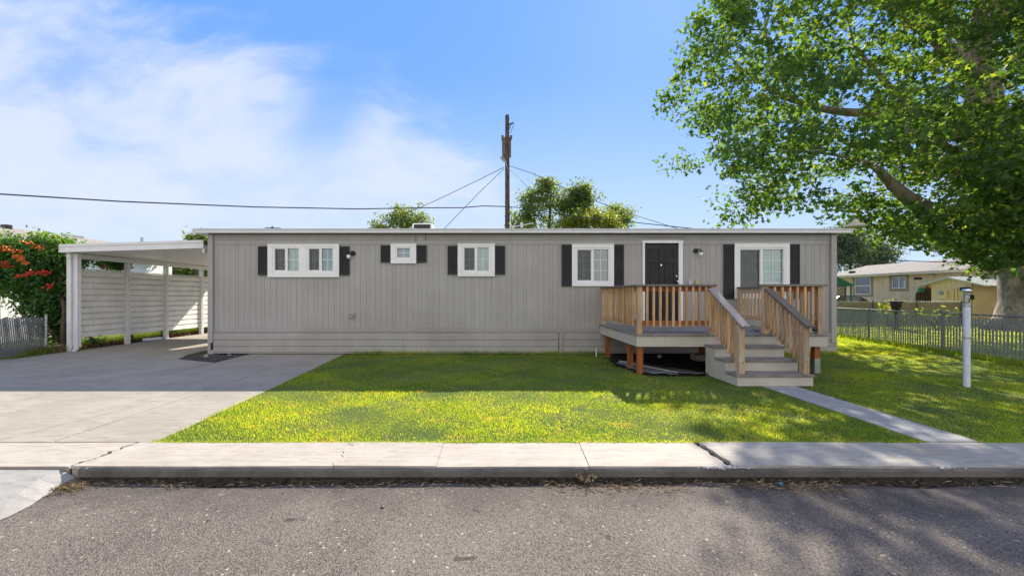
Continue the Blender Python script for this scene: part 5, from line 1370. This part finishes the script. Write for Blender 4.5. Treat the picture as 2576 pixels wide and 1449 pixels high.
tree("round_tree", "small round tree peeping over the roof left of the utility pole", 1012, 530, 5.2, 34, 150, LG, 21, 60, 110, .13, blobs=[(985, 565, 28), (1012, 548, 24), (1042, 556, 24), (1070, 575, 20), (955, 580, 18), (1015, 590, 40)])
tree("tall_tree", "tall open green tree behind the roof right of the utility pole", 1385, 450, 5, 30, 240, LG, 22, 170, 100, .13, blobs=[(1375, 470, 16), (1380, 505, 36), (1330, 530, 30), (1420, 540, 34), (1468, 485, 18), (1475, 510, 22), (1445, 530, 26), (1395, 570, 60), (1310, 560, 26), (1460, 490, 16), (1350, 500, 26), (1425, 505, 22), (1500, 560, 40), (1545, 560, 24)])
tree("yellow_tree", "yellow green tree glowing behind the roof at the foot of the tall tree", 1495, 540, 3.5, 27, 140, LY, 23, 60, 100, .12, blobs=[(1465, 560, 22), (1500, 552, 26), (1530, 568, 20), (1430, 565, 16), (1320, 570, 14)])
tree("slender_tree", "thin dark green tree at the right edge of the background trees", 1555, 515, 4, 31, 90, LG, 24, 34, 80, .12, blobs=[(1548, 530, 14), (1570, 545, 16), (1555, 565, 24)])
tree("fir_tree", "tall bluish tree far behind the tan house at its left end", 2140, 560, 2.5, 60, 120, LD, 25, 90, 110, .24, blobs=[(2120, 640, 30), (2135, 600, 26), (2150, 640, 34), (2110, 600, 22)])
tree("fir_tree", "second bluish tree far off, right of the taller one and above the tan roof", 2200, 600, 2.5, 62, 100, LD, 26, 70, 100, .24, blobs=[(2190, 630, 26), (2215, 645, 26), (2180, 655, 26)])
tree("backyard_tree", "dark green tree seen over the carport screen at its far end", 480, 640, 1.2, 24, 130, LG, 27, 60, 100, .12, blobs=[(470, 685, 28), (500, 670, 24), (445, 690, 18), (520, 690, 26)])
tree("backyard_tree", "green tree top peeping above the carport roof beside the home", 505, 592, 3, 19.5, 70, LG, 28, 24, 80, .10, blobs=[(502, 606, 12), (516, 600, 10), (488, 600, 5), (515, 625, 18)])

# trumpet vine shrub
VINE = mat_leaf("vine_leaf", [(0, (.025, .075, .028)), (.5, (.045, .125, .036)), (1, (.13, .23, .05))], .42, .4, tcol=(2.8, 2.4, .6))
vs_ = empty("trumpet_vine", (-11.9, 10.9, 0), "big green trumpet vine with red orange blossoms beside the white carport", "shrub")
rv_ = np.random.default_rng(31); cs = []
vb = [(60, 655, 56), (120, 655, 50), (20, 680, 50), (100, 690, 62), (150, 660, 36), (130, 740, 50), (60, 720, 48), (150, 790, 34), (140, 830, 26), (100, 770, 34), (-40, 665, 56), (30, 630, 26), (105, 618, 22), (150, 628, 20), (165, 740, 16)]
while len(cs) < 560:
    bx, by, br = vb[rv_.integers(len(vb))]; Yv = 11.15; d = rv_.normal(0, 1, 3); d /= np.linalg.norm(d); c = Q(bx, by, Yv)+d*br/90*rv_.uniform(.5, 1)*np.array([1.1, .95, 1.08])
    if c[2] < .25: continue
    if c[0] > CXL-.20 and c[1] > 10.3: c[0] = CXL-.2-rv_.uniform(0, .3)
    cs.append(c)
for _ in range(46):   # branches over the screen
    f = rv_.uniform(0, 1); cs.append(np.array([CXL-.25+rv_.normal(0, .12), 10.9+f*1.5, 2.42+rv_.uniform(-.15, .45)*(1-f*.8)]))
mb = MB(); stem = [((-11.75, 10.9, 0), .07), ((-11.85, 10.95, .5), .06), ((-11.75, 10.9, 1.1), .05), ((-12.0, 11.0, 1.8), .05), ((-12.1, 11.1, 2.6), .03)]
mb.tube([p for p, _ in stem], [q for _, q in stem], 8); mb.tube([(-11.8, 10.75, .3), (-12.1, 10.7, .75), (-12.6, 10.7, .9), (-13.2, 10.9, 1.3)], [.04, .035, .03, .02], 8)
for p3, rr2 in grow([(np.array(p), q) for p, q in stem], cs, rv_): mb.tube(p3, rr2, 4, cap=False)
tag(build("stems", mb, BARK2, vs_, smooth=True), kind="stuff")
L_ = []; R_2 = []
for c in cs:
    n = int(rv_.uniform(24, 62)); d = rv_.normal(0, 1, (n, 3)); d /= np.linalg.norm(d, axis=1)[:, None]; L_.append(c+rv_.normal(0, .62, (n, 3))*.20); R_2.append(np.clip(rv_.uniform(0, .8, n)+.3*max(0, (c[2]-2.0)), 0, 1))
L_ = np.concatenate(L_); k_ = L_[:, 0] < CXL-.12; tag(leaves("foliage", L_[k_ | (L_[:, 1] < 10.2)], .068, VINE, vs_, 'oval', 32, .5, np.concatenate(R_2)[k_ | (L_[:, 1] < 10.2)], .8), kind='stuff')
RED = paint("blossom_red", (.62, .055, .03), .12, .5); ORN = paint("blossom_orange", (.75, .20, .035), .12, .5)
fl_ = [(14, 665, RED), (55, 693, RED), (72, 689, RED), (88, 685, RED), (117, 688, RED), (128, 719, RED), (46, 633, ORN), (40, 645, ORN), (55, 652, ORN), (8, 628, ORN), (74, 612, ORN), (20, 626, ORN), (65, 660, ORN), (245, 693, RED), (258, 672, RED), (100, 622, ORN), (20, 668, RED), (110, 684, RED)]
for (x, y, mt_) in fl_:
    mb = MB(); Yq = 10.38 if x < 200 else 11.6; c = Q(x, y, Yq)
    if x > 200: c[0] = min(c[0], CXL-.0)
    for k in range(9):
        d = rv_.normal(0, 1, 3)*np.array([1, .6, .6]); d[1] -= .6; d /= np.linalg.norm(d); a = c+rv_.normal(0, .036, 3)*np.array([1.5, 1, .7]); e = a+d*.06
        mb.tube([a, a*.4+e*.6, e], [.006, .012, .028], 6, cap=False)
    build("blossom", mb, mt_, vs_)
# plants & dead leaves below the carport screen
BRL = mat_leaf("dead_leaf", [(0, (.07, .03, .015)), (.5, (.16, .07, .03)), (1, (.30, .17, .08))], .2, .7, tcol=(1.2, 1, .6))
r_ = np.random.default_rng(41); n = 5200; c = np.stack([CXL-.12-np.abs(r_.normal(0, .30, n)), r_.uniform(10.7, 20, n), r_.uniform(0, .09, n)], 1)
tag(leaves("dead_leaves", c, .045, BRL, None, 'oval', 42, .8), "brown dead leaves banked under the white carport screen", "leaf litter", kind='stuff')
def weed(label, x, y, z, n, spread, h, lsz, mat, seed, name="weed"):
    r_ = np.random.default_rng(seed); o = empty(name, (x, y, z), label, "plant"); mb = MB(); C_ = []
    for k in range(n):
        a = r_.uniform(0, 6.28); tip = np.array([x+math.cos(a)*spread*r_.uniform(.3, 1), y+math.sin(a)*spread*r_.uniform(.3, 1), z+h*r_.uniform(.5, 1)]); mid = np.array([x, y, z])*.5+tip*.5+np.array([0, 0, h*.15])
        mb.tube([(x, y, z), mid, tip], [.004, .003, .001], 4)
        for q_ in range(9): f = r_.uniform(.25, 1); C_.append(np.array([x, y, z])*(1-f)+tip*f+r_.normal(0, lsz*.6, 3)+np.array([0, 0, h*.12]))
    tag(build("stem", mb, BARK2, o), kind='stuff'); leaves("foliage", np.array(C_), lsz, mat, o, 'oval', seed, .4); return o
weed("bright green weed growing at the foot of the second carport post", -11.4, 12.5, 0, 12, .22, .38, .05, VINE, 51)
weed("leafy green plant under the front bay of the carport screen", -11.5, 11.5, 0, 16, .35, .36, .05, VINE, 52)
weed("dense low plant at the far end under the carport screen", -11.5, 15.9, 0, 22, .5, .42, .05, LG, 53)
weed("low green plant under the third bay of the carport screen", -11.6, 14.2, 0, 18, .5, .34, .05, LG, 54)
blades("vine_grass", strip((-13.2, 9.7), (-11.35, 10.7), .14, 2600, 31), .22, .010, STRAWM, "dry tangled grass under the trumpet vine", "grass", 33, lean=1.6)
blades("vine_green_grass", strip((-11.8, 10.0), (-11.35, 10.9), .10, 700, 34), .16, .012, BLADE, "green grass at the foot of the first carport post", "grass", 35, lean=1.2)
blades("screen_grass", strip((CXL-.6, 11), (CXL-.8, 20), .14, 3600, 36), .24, .014, BLADE, "long green grass behind the carport screen", "grass", 37, lean=.8)
mb = MB(); mb.bar((-11.14, 13.35, .05), (-11.2, 12.75, .06), .1, .08); tag(build("white_block", mb, WHITE, bevel=.01), "white block lying at the driveway edge between carport posts", "block")
# kerb weed, little things on the road
weed("small dry weed sprouting at the kerb foot near the middle", .80, YS0-.10, ZR, 14, .10, .10, .012, STRAWM, 61)
mb = MB(); q = G(1925, 1196, ZR); mb.tube([(2.42, YS0-.12, ZR+.02), (2.45, YS0-.12, ZR+.02)], .012, 8); tag(build("blue_cap", mb, paint("blue_plastic", (.02, .2, .4), .1, .4)), "tiny blue bottle cap at the kerb right of the big crack", "bottle cap")
for i, (x, y) in enumerate(((1446, 1363), (1693, 1342), (1692, 1590), (2334, 1560), (1120, 1488))):
    X, Y = G(x*.85867, y*.85867, ZR)
    rubble("pebble", [(X, Y, ZR)], DARKM, .012, ["dark pebble on the road below the kerb, farthest left", "dark pebble on the sunlit road near the middle", "dark pebble on the road nearest the camera", "dark pebble in the shaded road at the right", "small dark pebble on the road at left of centre"][i], "pebble", 70+i, kind=None, flat=.8)
# plants in neighbour's yard behind fence
weed("bright yellow green bush beyond the slatted fence beside the dark pot", *P(2238, 765, 18)[:2], 0, 26, .4, 1.2, .09, LY, 81, "bush")
weed("dark leafy bush beyond the slatted fence below the pot", *P(2250, 800, 17.2)[:2], 0, 40, .8, .75, .09, LD, 82, "bush")
weed("dark leafy bush beyond the slatted fence in front of the tan fence end", *P(2350, 790, 18)[:2], 0, 40, .9, .85, .09, LG, 83, "bush")
o = empty("garden_pot", (*P(2254, 765, 17)[:2], 0), "dark pot on a stand rising above the slatted fence", "pot"); q = P(2254, 765, 17)
mb = MB(); mb.lathe((q[0], 17, 0), [(.10, 0), (.06, .1), (.06, .8), (.10, .85), (.17, .98), (.19, 1.18), (.26, 1.20), (.26, 1.23), (.1, 1.24)], 18); build("bowl", mb, DARKM, o)

for nm, g_ in (("weed", "weeds along the driveway edge"), ("bush", "bushes in the neighbouring yard"), ("pebble", "loose pebbles"), ("cable", "overhead cables"), ("antenna", "roof antennas"), ("white_post", "white porch posts"), ("backyard_tree", "trees behind the carport"), ("fir_tree", "far bluish trees"), ("weed_cloth", "cloths under the deck")):
    for o in bpy.data.objects:
        if o.parent is None and o.name.split('.')[0] == nm: o['group'] = g_
